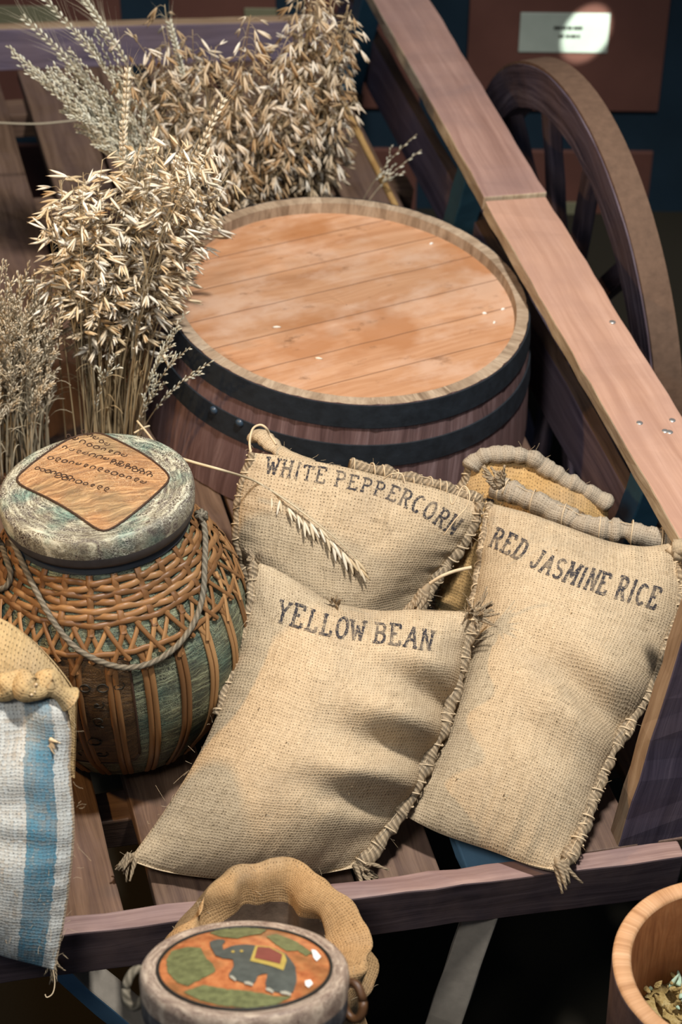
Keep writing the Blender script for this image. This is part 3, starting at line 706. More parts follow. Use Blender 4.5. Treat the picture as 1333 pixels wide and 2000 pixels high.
# ------------------------------------------------------------------ sacks
def resample(pts, n):
    ls = [0]
    for a, b in zip(pts, pts[1:]): ls.append(ls[-1] + (b - a).length)
    out = []
    for i in range(n + 1):
        s = ls[-1] * i / n
        for k in range(len(ls) - 1):
            if s <= ls[k + 1] + 1e-9:
                t = (s - ls[k]) / max(1e-9, ls[k + 1] - ls[k]); out.append(lerp(pts[k], pts[k + 1], t)); break
    return out
class Sack:
    """a stuffed cloth pillow: four edge curves on a leaning plane, blown up to both sides"""
    def __init__(s, left, right, top, bottom, h_low, h_top, T, Tb, nu=90, nv=110, seed=0, dents=(), p=2.4, q=2.4, plane=None, ripple=.0035):
        s.seed = seed; s.T = T; s.Tb = Tb; s.dents = dents; s.p = p; s.q = q; s.rip = ripple
        if plane is None:
            a = K(*left[-1], h_low); b = K(*right[-1], h_low if not isinstance(h_low, tuple) else h_low[1]); c = K(*top[len(top) // 2], h_top)
            n = (b - a).cross(c - a).normalized()
        else: a, n = plane
        if n.dot(CAM - a) < 0: n = -n
        s.n = n; s.o = a
        f = lambda L: [Wpl(x, y, a, n) for x, y in L]
        s.nu, s.nv = nu, nv
        sm = lambda L: catmull(L, 8)
        s.Lf = resample(sm(f(left)), nv); s.Rt = resample(sm(f(right)), nv); s.Tp = resample(sm(f(top)), nu); s.Bt = resample(sm(f(bottom)), nu)
        s.W = ((s.Tp[0] - s.Tp[-1]).length + (s.Bt[0] - s.Bt[-1]).length) / 2; s.H = ((s.Lf[0] - s.Lf[-1]).length + (s.Rt[0] - s.Rt[-1]).length) / 2
    def at(s, L, t):
        x = t * (len(L) - 1); i = min(int(x), len(L) - 2); return lerp(L[i], L[i + 1], x - i)
    def flat(s, a, b):                                       # a: 0 left..1 right, b: 0 top..1 bottom
        l, r, t, m = s.at(s.Lf, b), s.at(s.Rt, b), s.at(s.Tp, a), s.at(s.Bt, a)
        c = lerp(lerp(s.Tp[0], s.Tp[-1], a), lerp(s.Bt[0], s.Bt[-1], a), b)
        return lerp(l, r, a) + lerp(t, m, b) - c
    def bulge(s, a, b):
        u, v = abs(2 * a - 1), abs(2 * b - 1)
        return (max(0, 1 - u ** s.p) * max(0, 1 - v ** s.q)) ** .72
    def P(s, a, b, side=1, off=0):
        g = s.bulge(a, b); base = s.flat(a, b); sd = s.seed
        z = s.T * g if side > 0 else -s.Tb * g
        e = min(a, 1 - a, b, 1 - b)
        edge = math.exp(-min(a, 1 - a) / .10); edge2 = math.exp(-min(b, 1 - b) / .09)
        w = s.rip * (edge * nz(sd, b * 17 + sd, 3 * a) * 2.2 + edge2 * nz(a * 15 + sd, sd * 2, 2 * b) * 2) * min(1, e * 25)
        w += .006 * nz(a * 3 + sd * 5, b * 3.4 + sd) * g + .0022 * nz(a * 9 + sd, b * 10, sd) * g
        if side > 0:
            for (da, db, sa, sb, ang, amp) in s.dents:
                x, y = (a - da) * s.W, (b - db) * s.H; c_, s_ = math.cos(ang), math.sin(ang); X, Y = x * c_ + y * s_, -x * s_ + y * c_
                w += amp * math.exp(-(X / sa) ** 2 - (Y / sb) ** 2)
        return base + s.n * (z + (w if side > 0 else -w) + off)
    def uv(s, a, b): return (a * s.W, -b * s.H)
    def mesh(s, name, mat, parent, both=True):
        mb = MB(); nu, nv = s.nu, s.nv
        # spacing denser at edges
        sp = lambda t: .5 - .5 * math.cos(PI * t)
        A = [lerp(i / nu, sp(i / nu), .6) for i in range(nu + 1)]; B = [lerp(j / nv, sp(j / nv), .6) for j in range(nv + 1)]
        mb.grid([[s.P(a, b) for b in B] for a in A], lambda i, j: s.uv(A[i], B[j]))
        n2, m2 = nu // 2, nv // 2
        A2 = [A[2 * i] for i in range(n2 + 1)]; B2 = [B[2 * j] for j in range(m2 + 1)]
        mb.grid([[s.P(a, b, -1) for b in B2] for a in A2], lambda i, j: s.uv(A2[i], B2[j]), flip=True, mi=len(mat) - 1 if isinstance(mat, list) else 0)
        return mb.build(name, mat, parent)
    def inv(s, px, py, g=(.5, .3), it=25):                  # which cloth point is seen at that spot
        a, b = g
        for _ in range(it):
            x, y = proj(s.P(a, b)); e = .004; xa, ya = proj(s.P(a + e, b)); xb, yb = proj(s.P(a, b + e))
            j = [[(xa - x) / e, (xb - x) / e], [(ya - y) / e, (yb - y) / e]]; dt = j[0][0] * j[1][1] - j[0][1] * j[1][0]
            if abs(dt) < 1: break
            rx, ry = px - x, py - y; a = min(.99, max(.01, a + .8 * (rx * j[1][1] - ry * j[0][1]) / dt)); b = min(.99, max(.01, b + .8 * (ry * j[0][0] - rx * j[1][0]) / dt))
        return a, b
def seam(parent, path, r=.009, name='side_seam', seed=0, mat='seam_jute', stitch=True, outw=None, gap=.020, lobe=.15, twist=120, vs=1.0):
    pts = resample(path, max(20, int(sum((b - a).length for a, b in zip(path, path[1:])) / .0028)))
    pts = [p + V((nz(i * .12 + seed, 1), nz(i * .12 + seed, 5), nz(i * .12 + seed, 9))) * .0035 for i, p in enumerate(pts)]
    mb = MB(); n = len(pts)
    mb.tube(pts, lambda t: r * (.92 + .34 * nz(t * n * .13 + seed, 2) + .16 * nz(t * n * .4 + seed, 7) + .07 * math.sin(t * n * .0028 * 2 * PI / .026 + 3 * nz(t * n * .05, seed))), 14, uvs=1.0, lobes=2, lobe=lobe, twist=twist, vs=vs)
    o = mb.build(name, mat, parent)
    if stitch:
        mb = MB(); L = n * .0028; k = int(L / gap)
        for q in range(k):
            i0 = int((q + random.uniform(.1, .5)) / k * n); i1 = min(n - 1, i0 + int(random.uniform(2, 9)))
            t = (pts[i1] - pts[max(0, i0 - 1)]).normalized(); e1 = t.orthogonal().normalized(); e2 = t.cross(e1); a0 = random.uniform(0, 6)
            mb.tube([lerp(pts[i0], pts[i1], f / 16) + (e1 * math.cos(a0 + f / 16 * 6.6) + e2 * math.sin(a0 + f / 16 * 6.6)) * r * 1.04 for f in range(17)], random.uniform(.0008, .0015), 6, uvs=.6)
        mb.tube([p + V((0, 0, r * .9)) for p in pts[::3]], .0007, 4, uvs=.6)
        mb.build('whip_stitch', 'twine', o)
    return o
def tuft(parent, P, d, L=.03, n=12, r=.003, spread=.6, name='corner_tuft', mat='seam_jute'):
    mb = MB(); d = d.normalized(); e1 = d.orthogonal().normalized(); e2 = d.cross(e1)
    for k in range(n):
        a = random.uniform(0, 2 * PI); s_ = random.uniform(.1, 1) * spread; dir_ = (d + (e1 * math.cos(a) + e2 * math.sin(a)) * s_).normalized(); l = L * random.uniform(.5, 1.1)
        p0 = P - d * .008 + (e1 * math.cos(a) + e2 * math.sin(a)) * .006 * random.random(); bend = V((random.uniform(-1, 1), random.uniform(-1, 1), random.uniform(-1, .6))) * l * .35
        mb.tube([p0 + dir_ * l * t + bend * t * t for t in [i / 6 for i in range(7)]], lambda t, r=r: r * (1.1 - .75 * t) * (1 + .2 * math.sin(t * 20)), 7, uvs=1.0)
    mb.spindle(P - d * L * .5, d, L * .95, L * .2, .5, sides=10)
    return mb.build(name, mat, parent)
def fibres(parent, sack, n=140, seed=1, paths=()):
    mb = MB(); rng = random.Random(seed)
    for k in range(n):
        if paths and k % 2:
            L = rng.choice(paths); i = rng.randrange(len(L)); p = L[i]; nr = V((rng.uniform(-1, 1), rng.uniform(-1, 1), rng.uniform(-1, 1))).normalized(); l = rng.uniform(.006, .02); p = p + nr * .007
        else:
            a, b = rng.random(), rng.random()
            p = sack.P(a, b); nr = (sack.n + V((rng.uniform(-1, 1), rng.uniform(-1, 1), rng.uniform(-1, 1))) * 1.1).normalized(); l = rng.uniform(.004, .014)
        c = V((rng.uniform(-1, 1), rng.uniform(-1, 1), rng.uniform(-1, 1))) * l * .6
        mb.tube([p + nr * l * t + c * t * t for t in (0, .35, .7, 1)], .00022, 3, uvs=.6, caps=False)
    return mb.build('loose_fibres', 'twine', parent, kind='stuff')

# stencil lettering: strokes in a unit box, drawn as slightly ragged ribbons lying on the cloth
def arc(cx, cy, rx, ry, a0, a1, n=14): return [(cx + rx * math.cos(R_(lerp(a0, a1, i / n))), cy + ry * math.sin(R_(lerp(a0, a1, i / n)))) for i in range(n + 1)]
LET = {
 'A': ([[(.08, 0), (.5, 1)], [(.5, 1), (.92, 0)], [(.24, .36), (.78, .36)]], [(.08, 0), (.92, 0)]),
 'B': ([[(.18, 0), (.18, 1)], [(.18, 1)] + arc(.5, .77, .3, .23, 90, -90) + [(.18, .54)], [(.18, .54)] + arc(.52, .27, .36, .27, 90, -90) + [(.18, 0)]], [(.1, 1), (.1, 0)]),
 'C': ([arc(.54, .5, .42, .5, 45, 315)], []),
 'D': ([[(.18, 0), (.18, 1)], [(.18, 1)] + arc(.45, .5, .45, .5, 90, -90) + [(.18, 0)]], [(.1, 1), (.1, 0)]),
 'E': ([[(.2, 0), (.2, 1)], [(.2, 1), (.86, 1), (.86, .8)], [(.2, .53), (.62, .53)], [(.2, 0), (.9, 0), (.9, .22)]], [(.14, 1), (.14, 0)]),
 'H': ([[(.15, 0), (.15, 1)], [(.85, 0), (.85, 1)], [(.15, .52), (.85, .52)]], [(.15, 0), (.15, 1), (.85, 0), (.85, 1)]),
 'I': ([[(.5, 0), (.5, 1)]], [(.5, 0), (.5, 1), (.42, 0), (.58, 1)]),
 'J': ([[(.68, 1), (.68, .25)] + arc(.42, .25, .26, .25, 0, -180)], [(.62, 1), (.72, 1)]),
 'L': ([[(.25, 0), (.25, 1)], [(.25, 0), (.9, 0), (.9, .26)]], [(.25, 1), (.15, 0)]),
 'M': ([[(.1, 0), (.14, 1)], [(.14, 1), (.5, .28)], [(.5, .28), (.86, 1)], [(.86, 1), (.9, 0)]], [(.1, 0), (.9, 0), (.1, 1), (.9, 1)]),
 'N': ([[(.15, 0), (.15, 1)], [(.15, 1), (.85, 0)], [(.85, 0), (.85, 1)]], [(.15, 0), (.12, 1), (.85, 1)]),
 'O': ([arc(.5, .5, .42, .5, 0, 360, 24)], []),
 'P': ([[(.2, 0), (.2, 1)], [(.2, 1)] + arc(.52, .74, .34, .26, 90, -90) + [(.2, .48)]], [(.12, 1), (.2, 0)]),
 'R': ([[(.18, 0), (.18, 1)], [(.18, 1)] + arc(.5, .75, .34, .25, 90, -90) + [(.18, .5)], [(.5, .5), (.86, 0)]], [(.1, 1), (.18, 0), (.88, 0)]),
 'S': ([arc(.5, .75, .36, .25, 30, 270, 12) + arc(.5, .25, .38, .25, 90, -150, 12)], []),
 'T': ([[(.5, 0), (.5, 1)], [(.06, .8), (.06, 1), (.94, 1), (.94, .8)]], [(.5, 0)]),
 'W': ([[(.05, 1), (.27, 0)], [(.27, 0), (.5, .78)], [(.5, .78), (.73, 0)], [(.73, 0), (.95, 1)]], [(.05, 1), (.95, 1)]),
 'Y': ([[(.08, 1), (.5, .48)], [(.92, 1), (.5, .48)], [(.5, .48), (.5, 0)]], [(.1, 1), (.9, 1), (.5, 0)]),
}
def lettering(sack, parent, text, base, hpx, mat='burlap_ink', wid=.74, space=.5, seed=0, slant=0.0, name='lettering'):
    """text along a baseline given where it runs on the cloth; each letter is a mesh of its own kind of stroke, one part"""
    rng = random.Random(seed); S = resample(catmull([V((x, y, 0)) for x, y in base], 12), 80)
    wd = [space if c == ' ' else (.62 if c == 'I' else 1.18 if c in 'WM' else 1.0) for c in text]; tot = sum(wd); pos = 0; g = sack.inv(*base[0])
    for ch, w in zip(text, wd):
        t0, t1 = pos / tot, (pos + w) / tot; pos += w
        if ch == ' ': continue
        mb = MB(); strokes, serif = LET[ch]; tc = (t0 + t1) / 2
        f = lambda t: lerp(S[min(79, int(t * 80))], S[min(79, int(t * 80)) + 1], t * 80 - min(79, int(t * 80)))
        p0, p1 = f(t0), f(t1); dx = p1 - p0; hh = (lerp(hpx[0], hpx[-1], tc) if len(hpx) == 2 else lerp(hpx[0], hpx[1], tc * 2) if tc < .5 else lerp(hpx[1], hpx[2], tc * 2 - 1)) * rng.uniform(.95, 1.05); dl = dx.normalized()
        up = V((dl.y, -dl.x, 0)); dy = (up + dl * (slant + rng.uniform(-.04, .04))) * hh; lw = hh * .14
        gl = sack.inv(*((p0 + dx * .5 + dy * .5).xy), g=g); g = gl
        for k, (st, kw) in enumerate([(s_, 1.0) for s_ in strokes] + [([(x - .19, y), (x + .19, y)], .85) for x, y in serif]):
            pts = [p0 + dx * (.11 + .78 * x) + dy * y for x, y in st]; pts = resample(pts, max(4, int(sum((b - a).length for a, b in zip(pts, pts[1:])) / 2.6)))
            n = len(pts); b0 = len(mb.v); Q = []; gg = gl
            for i, p in enumerate(pts):
                tg = (pts[min(i + 1, n - 1)] - pts[max(i - 1, 0)]).normalized(); nn = V((-tg.y, tg.x, 0)); wv = lw * kw * .5 * (1 + .35 * nz(i * .7, k * 3 + seed, tc * 50))
                row = []
                for sg in (-1, 0, 1):
                    q = p + nn * wv * sg; gg = sack.inv(q.x, q.y, g=gg, it=5); mb.v.append(sack.P(gg[0], gg[1], 1, .0009 + k * .00005)); row.append(sack.uv(*gg))
                Q.append(row)
            for i in range(n - 1):
                for j in range(2): mb.face([b0 + i * 3 + j, b0 + (i + 1) * 3 + j, b0 + (i + 1) * 3 + j + 1, b0 + i * 3 + j + 1], [Q[i][j], Q[i + 1][j], Q[i + 1][j + 1], Q[i][j + 1]])
        o = mb.build('letter', mat, parent); o['label'] = 'black letter ' + ch

# --- white peppercorn sack (behind)
S_white = Sack([(492, 884), (478, 930), (466, 980), (462, 1050), (478, 1110), (500, 1190), (520, 1260)], [(938, 985), (926, 1020), (905, 1065), (870, 1110), (842, 1150), (822, 1192), (800, 1260)],
               [(492, 882), (560, 890), (660, 908), (760, 932), (850, 953), (938, 985)], [(520, 1260), (600, 1290), (700, 1290), (800, 1260)], .05, .27, .075, .05, seed=3,
               dents=[(.90, .62, .05, .10, .3, -.020), (.80, .80, .07, .05, -.3, -.015), (.5, .12, .2, .03, 0, .006)])
sw = thing('burlap_sack', 'burlap sack lettered white peppercorn, leaning against the barrel', 'sack', S_white.at(S_white.Bt, .5), group='burlap sacks on the cart')
S_white.mesh('cloth', 'burlap', sw)
lettering(S_white, sw, 'WHITE PEPPERCORN', [(514, 924), (580, 934), (660, 949), (742, 968), (804, 996), (850, 1022), (886, 1047)], (32, 26, 38), seed=5, slant=.05)
seam(sw, S_white.Lf, .007, seed=2); seam(sw, S_white.Rt, .0095, seed=5)
seam(sw, [p + S_white.n * -.012 + NB * .006 for p in S_white.Tp[int(len(S_white.Tp) * .42):]], .010, 'top_hem', seed=8)
# folded ear at its upper left corner, and twine
ear = [Wd(x, y, d) for x, y, d in ((500, 852, 3.52), (512, 852, 3.5), (530, 868, 3.49), (560, 890, 3.47), (610, 908, 3.45))]
mb = MB(); mb.tube(catmull(ear, 8), lambda t: .017 * (1 - .35 * t) * (1 + .35 * nz(t * 9, 3)), 14, uvs=1.0, flat=.6, vs=.09); mb.build('corner_ear', 'burlap', sw)
def twine_path(px, name='twine_loop', r=.0011, parent=sw):
    mb = MB(); mb.tube(catmull([Wd(*p) for p in px], 8), r, 7, uvs=.6); return mb.build(name, 'twine', parent)
twine_path([(490, 885, 3.42), (488, 862, 3.43), (494, 838, 3.44), (508, 830, 3.44), (520, 836, 3.44), (528, 850, 3.45), (540, 868, 3.44)], r=.002)
twine_path([(880, 965, 3.28), (885, 985, 3.26), (905, 950, 3.26), (918, 965, 3.25), (912, 990, 3.25), (890, 1015, 3.25), (868, 1045, 3.26)])
twine_path([(750, 936, 3.32), (765, 926, 3.31), (785, 926, 3.31), (792, 945, 3.31)])
tuft(sw, Wd(826, 1165, 3.24), Wd(815, 1190, 3.24) - Wd(850, 1120, 3.24), .05, 10, .006, .3)
twine_path([(840, 1140, 3.19), (862, 1126, 3.18), (890, 1115, 3.18), (922, 1108, 3.18)], r=.0026)
tuft(sw, S_white.Tp[-1], V((.5, -.2, .6)), .022, 14, .0026, 1.2)
fibres(sw, S_white, 150, 3, (S_white.Rt, S_white.Tp))

# --- back sack (between white peppercorn and red rice)
S_back = Sack([(917, 915), (905, 950), (893, 1000), (880, 1060), (860, 1120), (840, 1190)], [(1190, 985), (1185, 1040), (1175, 1090), (1160, 1140), (1150, 1180), (1140, 1220)],
              [(917, 915), (940, 893), (985, 885), (1040, 895), (1085, 925), (1130, 950), (1190, 985)], [(840, 1190), (940, 1230), (1040, 1240), (1140, 1220)], .05, .27, .05, .05, nu=60, nv=60, seed=9, ripple=.006,
              dents=[(.38, .12, .04, .12, .9, -.016), (.72, .2, .05, .05, 0, .012)])
sb = thing('burlap_sack', 'burlap sack coloured as if warmly lit, squeezed behind the red jasmine rice sack, beside the blue post', 'sack', S_back.at(S_back.Bt, .5), group='burlap sacks on the cart')
S_back.mesh('cloth', 'burlap_warm_lit', sb)
lettering(S_back, sb, 'T', [(934, 1003), (946, 1006), (957, 1010)], (34, 34), 'burlap_warm_lit_ink', seed=1)
lettering(S_back, sb, 'COR', [(1056, 1003), (1098, 1020), (1140, 1040)], (32, 32), 'burlap_warm_lit_ink', seed=2)
seam(sb, [p + S_back.n * .008 for p in S_back.Tp], .0145, 'top_hem', seed=4, mat='burlap_grey', stitch=False, lobe=.05, twist=60, vs=.1); seam(sb, S_back.Lf, .008, seed=6)
fibres(sb, S_back, 80, 5, (S_back.Tp,))

# --- red jasmine rice sack
S_red = Sack([(958, 985), (945, 1050), (935, 1120), (922, 1190), (905, 1270), (875, 1370), (835, 1480), (785, 1590)], [(1322, 1060), (1330, 1120), (1325, 1200), (1292, 1290), (1245, 1390), (1190, 1480), (1160, 1560), (1130, 1640), (1098, 1702)],
             [(958, 985), (1030, 1005), (1110, 1035), (1190, 1062), (1260, 1070), (1322, 1060)], [(785, 1590), (860, 1628), (960, 1662), (1040, 1690), (1098, 1702)], .055, .25, .10, .05, seed=14,
             dents=[(.88, .48, .10, .028, .35, .016), (.84, .56, .10, .026, .35, -.034), (.80, .64, .10, .03, .3, .012), (.78, .73, .08, .03, .3, -.012), (.92, .30, .05, .03, .5, -.014), (.45, .03, .2, .02, 0, .01), (.9, .92, .06, .05, .6, -.012)])
sr = thing('burlap_sack', 'large burlap sack lettered red jasmine rice, at the right end of the front rail', 'sack', S_red.at(S_red.Bt, .5), group='burlap sacks on the cart')
S_red.mesh('cloth', 'burlap', sr)
lettering(S_red, sr, 'RED JASMINE RICE', [(952, 1064), (990, 1081), (1050, 1113), (1110, 1138), (1163, 1156), (1225, 1174), (1283, 1190)], (38, 42), seed=7, space=.55, slant=.1)
seam(sr, S_red.Lf, .007, seed=12); seam(sr, S_red.Rt, .0105, seed=15)
hem = catmull([Wpl(x, y, S_red.o - S_red.n * .03, S_red.n) for x, y in ((966, 946), (990, 958), (1040, 978), (1100, 1006), (1160, 1030), (1225, 1038), (1280, 1052), (1345, 1060))], 8)
seam(sr, hem, .0185, 'top_hem', seed=22, stitch=True, gap=.05, mat='burlap_grey', lobe=.06, twist=70, vs=.1)
tuft(sr, Wd(972, 940, 3.27), V((-.3, .2, 1)), .032, 22, .0046, .6, mat='seam_jute')
tuft(sr, Wd(1330, 1075, 3.15), V((1, -.1, .1)), .045, 12, .010, .5, mat='burlap')
tuft(sr, Wd(1096, 1695, 3.0), Wd(1115, 1735, 3.0) - Wd(1090, 1690, 3.0), .036, 14, .0042, .4)
for q in ((985, 1553), (1117, 1198), (893, 1522), (1088, 1075)): tuft(sr, S_red.P(*S_red.inv(*q), 1, .002), S_red.n, .008, 4, .0016, .8, 'slub', 'twine')
fibres(sr, S_red, 180, 8, (S_red.Rt, S_red.Lf))

# --- yellow bean sack
S_yel = Sack([(497, 1097), (490, 1170), (470, 1260), (435, 1370), (385, 1480), (320, 1585), (252, 1680)], [(930, 1196), (908, 1270), (882, 1370), (838, 1480), (790, 1575), (745, 1640), (706, 1692)],
             [(497, 1097), (540, 1112), (600, 1148), (650, 1176), (740, 1192), (820, 1190), (930, 1196)], [(252, 1680), (320, 1702), (420, 1716), (520, 1718), (620, 1708), (706, 1692)], .035, .265, .115, .05, nu=110, seed=21,
             dents=[(.88, .22, .09, .022, .4, .016), (.88, .33, .09, .022, .4, -.034), (.84, .43, .10, .024, .35, .018), (.80, .52, .10, .025, .3, -.036), (.80, .63, .10, .022, .25, .018), (.80, .72, .09, .022, .3, -.026), (.88, .88, .06, .05, .8, -.016), (.13, .90, .05, .07, -.5, -.010), (.3, .05, .06, .02, .2, .008), (.15, .25, .05, .1, .2, -.006)])
sy = thing('burlap_sack', 'plump burlap sack lettered yellow bean, in the middle beside the rattan jar', 'sack', S_yel.at(S_yel.Bt, .5), group='burlap sacks on the cart')
S_yel.mesh('cloth', 'burlap', sy)
lettering(S_yel, sy, 'YELLOW BEAN', [(534, 1211), (580, 1224), (625, 1237), (685, 1249), (734, 1254), (790, 1261), (845, 1272)], (41, 37), seed=11, space=.38)
seam(sy, S_yel.Lf[:int(len(S_yel.Lf) * .5)], .008, seed=31); seam(sy, S_yel.Rt, .0115, seed=35, gap=.026)
tuft(sy, S_yel.Lf[0], V((-.15, .1, 1)), .028, 12, .005, .5); tuft(sy, S_yel.Rt[0] + S_yel.n * .006, V((.4, -.2, .8)), .034, 26, .003, 1.2)
tuft(sy, S_yel.Lf[-1], S_yel.Lf[-1] - S_yel.Lf[-8], .03, 16, .004, .5); tuft(sy, S_yel.Rt[-1], V((.6, -.5, -.15)), .034, 18, .0045, .7)
tuft(sy, Wd(655, 1172, 3.18), V((0, -.3, 1)), .016, 8, .0025, .8)
for q in ((505, 1385), (520, 1590), (690, 1420), (560, 1450)): tuft(sy, S_yel.P(*S_yel.inv(*q), 1, .001), S_yel.n, .006, 4, .0013, .9, 'slub', 'seam_jute')
fibres(sy, S_yel, 220, 12, (S_yel.Rt, S_yel.Lf))

# --- blue striped sack hanging over the front rail at the left
pl_o = K(60, 1870, .01) + CY * -.085; pl_n = (V((.05, -.86, .50))).normalized()
S_str = Sack([(-190, 1345), (-200, 1500), (-195, 1650), (-190, 1780), (-180, 1850)], [(128, 1365), (140, 1430), (138, 1500), (146, 1600), (142, 1680), (128, 1790), (108, 1895)],
             [(-190, 1345), (-100, 1340), (-20, 1350), (50, 1352), (128, 1365)], [(-180, 1850), (-60, 1850), (20, 1872), (108, 1895)], 0, 0, .055, .05, seed=41, plane=(pl_o, pl_n), nu=70,
             dents=[(.8, .40, .06, .03, .2, -.014), (.9, .45, .06, .05, .2, .012), (.55, .52, .2, .02, 0, -.008), (.8, .04, .05, .03, 0, .02), (.72, .05, .02, .05, 0, -.02)])
ss = thing('burlap_sack', 'pale burlap sack with a broad blue stripe hanging over the front rail', 'sack', S_str.at(S_str.Bt, .6), group='burlap sacks on the cart')
S_str.mesh('cloth', ['burlap_striped', 'burlap_tan'], ss)
# its slumped back panel rising behind the puckered front seam
top_pts = [(-190, 1230), (-100, 1205), (-40, 1196), (10, 1212), (60, 1248), (105, 1295), (142, 1345), (150, 1372)]
Sx = Sack([(-190, 1230), (-195, 1300), (-195, 1380), (-195, 1460)], [(150, 1372), (149, 1400), (148, 1450), (146, 1520)], top_pts, [(-195, 1460), (-80, 1470), (40, 1480), (146, 1520)], 0, 0, .05, .05, seed=44, nu=50, nv=40,
          plane=(pl_o + V((0, .06, 0)) , pl_n), dents=[(.8, .5, .06, .1, .4, -.012)])
Sx.mesh('back_panel', 'burlap_tan', ss)
PD = (S_str.P(.8, .03) - CAM).length - .004
pk = catmull([Wd(x, y, d) for x, y, d in ((-100, 1350, PD), (-30, 1345, PD), (0, 1352, PD), (20, 1335, PD), (42, 1322, PD), (52, 1345, PD - .01), (75, 1352, PD - .01), (92, 1334, PD), (112, 1350, PD), (136, 1366, PD + .01))], 8)
mb = MB(); mb.tube(pk, lambda t: .015 * (1 + .3 * math.sin(t * 26)), 12, uvs=1.0, vs=.09); mb.build('puckered_seam', 'burlap_tan', ss)
tuft(ss, Wd(66, 1350, PD - .02), V((.3, -.5, .3)), .014, 6, .004, .8, 'knot', 'twine')
tuft(ss, S_str.P(.9, .16, 1, .004), V((.5, -.6, -.3)), .014, 5, .003, .8, 'knot', 'twine')
tuft(ss, Wd(108, 1890, 3.11), V((.2, -.3, -1)), .022, 8, .0028, .4)
mb = MB(); mb.tube(catmull([Wd(x, y, 3.1) for x, y in ((104, 1895), (107, 1920), (103, 1940), (92, 1948), (88, 1942))], 8), .0009, 6, uvs=.6); mb.build('hanging_thread', 'twine', ss)
fibres(ss, S_str, 120, 18, (S_str.Rt,))

# --- open sack with rolled rim, standing in front of the cart
oc = Wz(530, 1846, .640)
so = thing('open_burlap_sack', 'open burlap sack with a rolled down rim behind the elephant painted jar', 'sack', V((oc.x, oc.y - .02, .302)))
prof = [(.060, -.10), (.078, -.06), (.088, -.035), (.094, -.012), (.098, .004), (.106, .018), (.118, .026), (.131, .024), (.141, .010), (.145, -.010), (.143, -.032), (.138, -.050), (.134, -.058), (.136, -.07), (.142, -.10), (.145, -.15), (.140, -.22), (.132, -.29), (.118, -.345), (.09, -.352), (.001, -.352)]
def osp(a, j):
    r, z = prof[j]; r *= .93; k = 1 if j < 14 else max(0, 1 - (j - 13) / 4)
    f = 1 + .055 * nz(math.cos(a) * 2, math.sin(a) * 2, 3) * k
    w = .015 * nz(math.cos(a) * 3.2 + 5, math.sin(a) * 3.2, j * .25) + .003 * nz(math.cos(a) * 5, math.sin(a) * 5, j * .5) + .007 * math.sin(3 * a + j * .5) * (1 if j in range(7, 14) else .3)
    right = math.exp(-((a - .15) / .55) ** 2) if a < PI else math.exp(-((a - 2 * PI - .15) / .55) ** 2)
    left = math.exp(-((a - 2.75) / .25) ** 2); w += -.016 * left * math.sin(j * .9 + .5)
    w += .018 * right * math.sin(j * 1.2); z2 = z + .012 * nz(math.cos(a) * 1.6, math.sin(a) * 1.6, 8) * k - .025 * right * k
    rr = max(.001, r * f + w * min(1, r / .08)); lean = .10 * (-z)
    return V((oc.x + rr * math.cos(a), oc.y + rr * math.sin(a) * .98 - lean * .25, oc.z + z2))
mb = MB(); na = 110
rowsn = []
for i in range(na):
    a = 2 * PI * i / na; row = catmull([osp(a, j) for j in range(len(prof))], 4); rowsn.append(row)
mlen = len(rowsn[0]); cum = [0]
for j in range(1, mlen): cum.append(cum[-1] + (rowsn[0][j] - rowsn[0][j - 1]).length)
mb.grid(rowsn, lambda i, j: (i / na * .82, cum[j]), closed_u=True)
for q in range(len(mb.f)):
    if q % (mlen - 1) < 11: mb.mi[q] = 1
fixn(mb.build('cloth', ['burlap_open', 'lining'], so))
mb = MB(); G = [[V((oc.x + r * math.cos(2 * PI * i / 40), oc.y + r * math.sin(2 * PI * i / 40), oc.z - .092 + .008 * nz(r * 40, i * .5))) for r in (.001, .03, .06, .072)] for i in range(40)]
mb.grid(G, lambda i, j: (i * .01, j * .02), closed_u=True); fixn(mb.build('contents', 'lining', so))
mb = MB(); rng = random.Random(4)
for k in range(90):
    a = rng.uniform(0, 2 * PI); p = osp(a, rng.choice((3, 4, 6, 9, 10, 12, 14))); d = V((rng.uniform(-1, 1), rng.uniform(-1, 1), rng.uniform(-.5, 1))).normalized(); l = rng.uniform(.004, .016)
    mb.tube([p, p + d * l * .5, p + d * l + V((0, 0, -.3 * l))], .0003, 3, uvs=.6, caps=False)
mb.build('loose_fibres', 'twine', so, kind='stuff')

# --- elephant painted lidded jar, leaning back on the open sack
EC = Wz(478, 1888, .90); eR = 201 / (F / (EC - CAM).length)
en = Matrix.Rotation(R_(-25), 3, 'X') @ V((0, 0, 1)); ex = V((1, 0, 0)); ex = (ex - en * ex.dot(en)).normalized(); ey = en.cross(ex)
print('ele', EC, eR)
LEN = (EC.z - .305) / en.z - eR * .8 * math.sin(R_(25))
EB = EC - en * LEN
ej = thing('painted_jar', 'dark lidded jar with an elephant painted on its lid, in front of the open sack', 'jar', EB, Matrix((ex, ey, en)).transposed())
def ep(r, a, h): return EC + ex * (r * math.cos(a)) + ey * (r * math.sin(a)) + en * h
eprof = [(-LEN, .001), (-LEN, eR * .66), (-LEN + .04, eR * .78), (-.30, eR * .98), (-.2, eR * 1.0), (-.12, eR * .97), (-.075, eR * .93), (-.055, eR * .92)]
mb = MB(); mb.grid([[ep(r, 2 * PI * i / 80, h) for h, r in eprof] for i in range(80)], lambda i, j: (i / 80 * .8, eprof[j][0]), closed_u=True); fixn(mb.build('body', 'tin_body', ej))
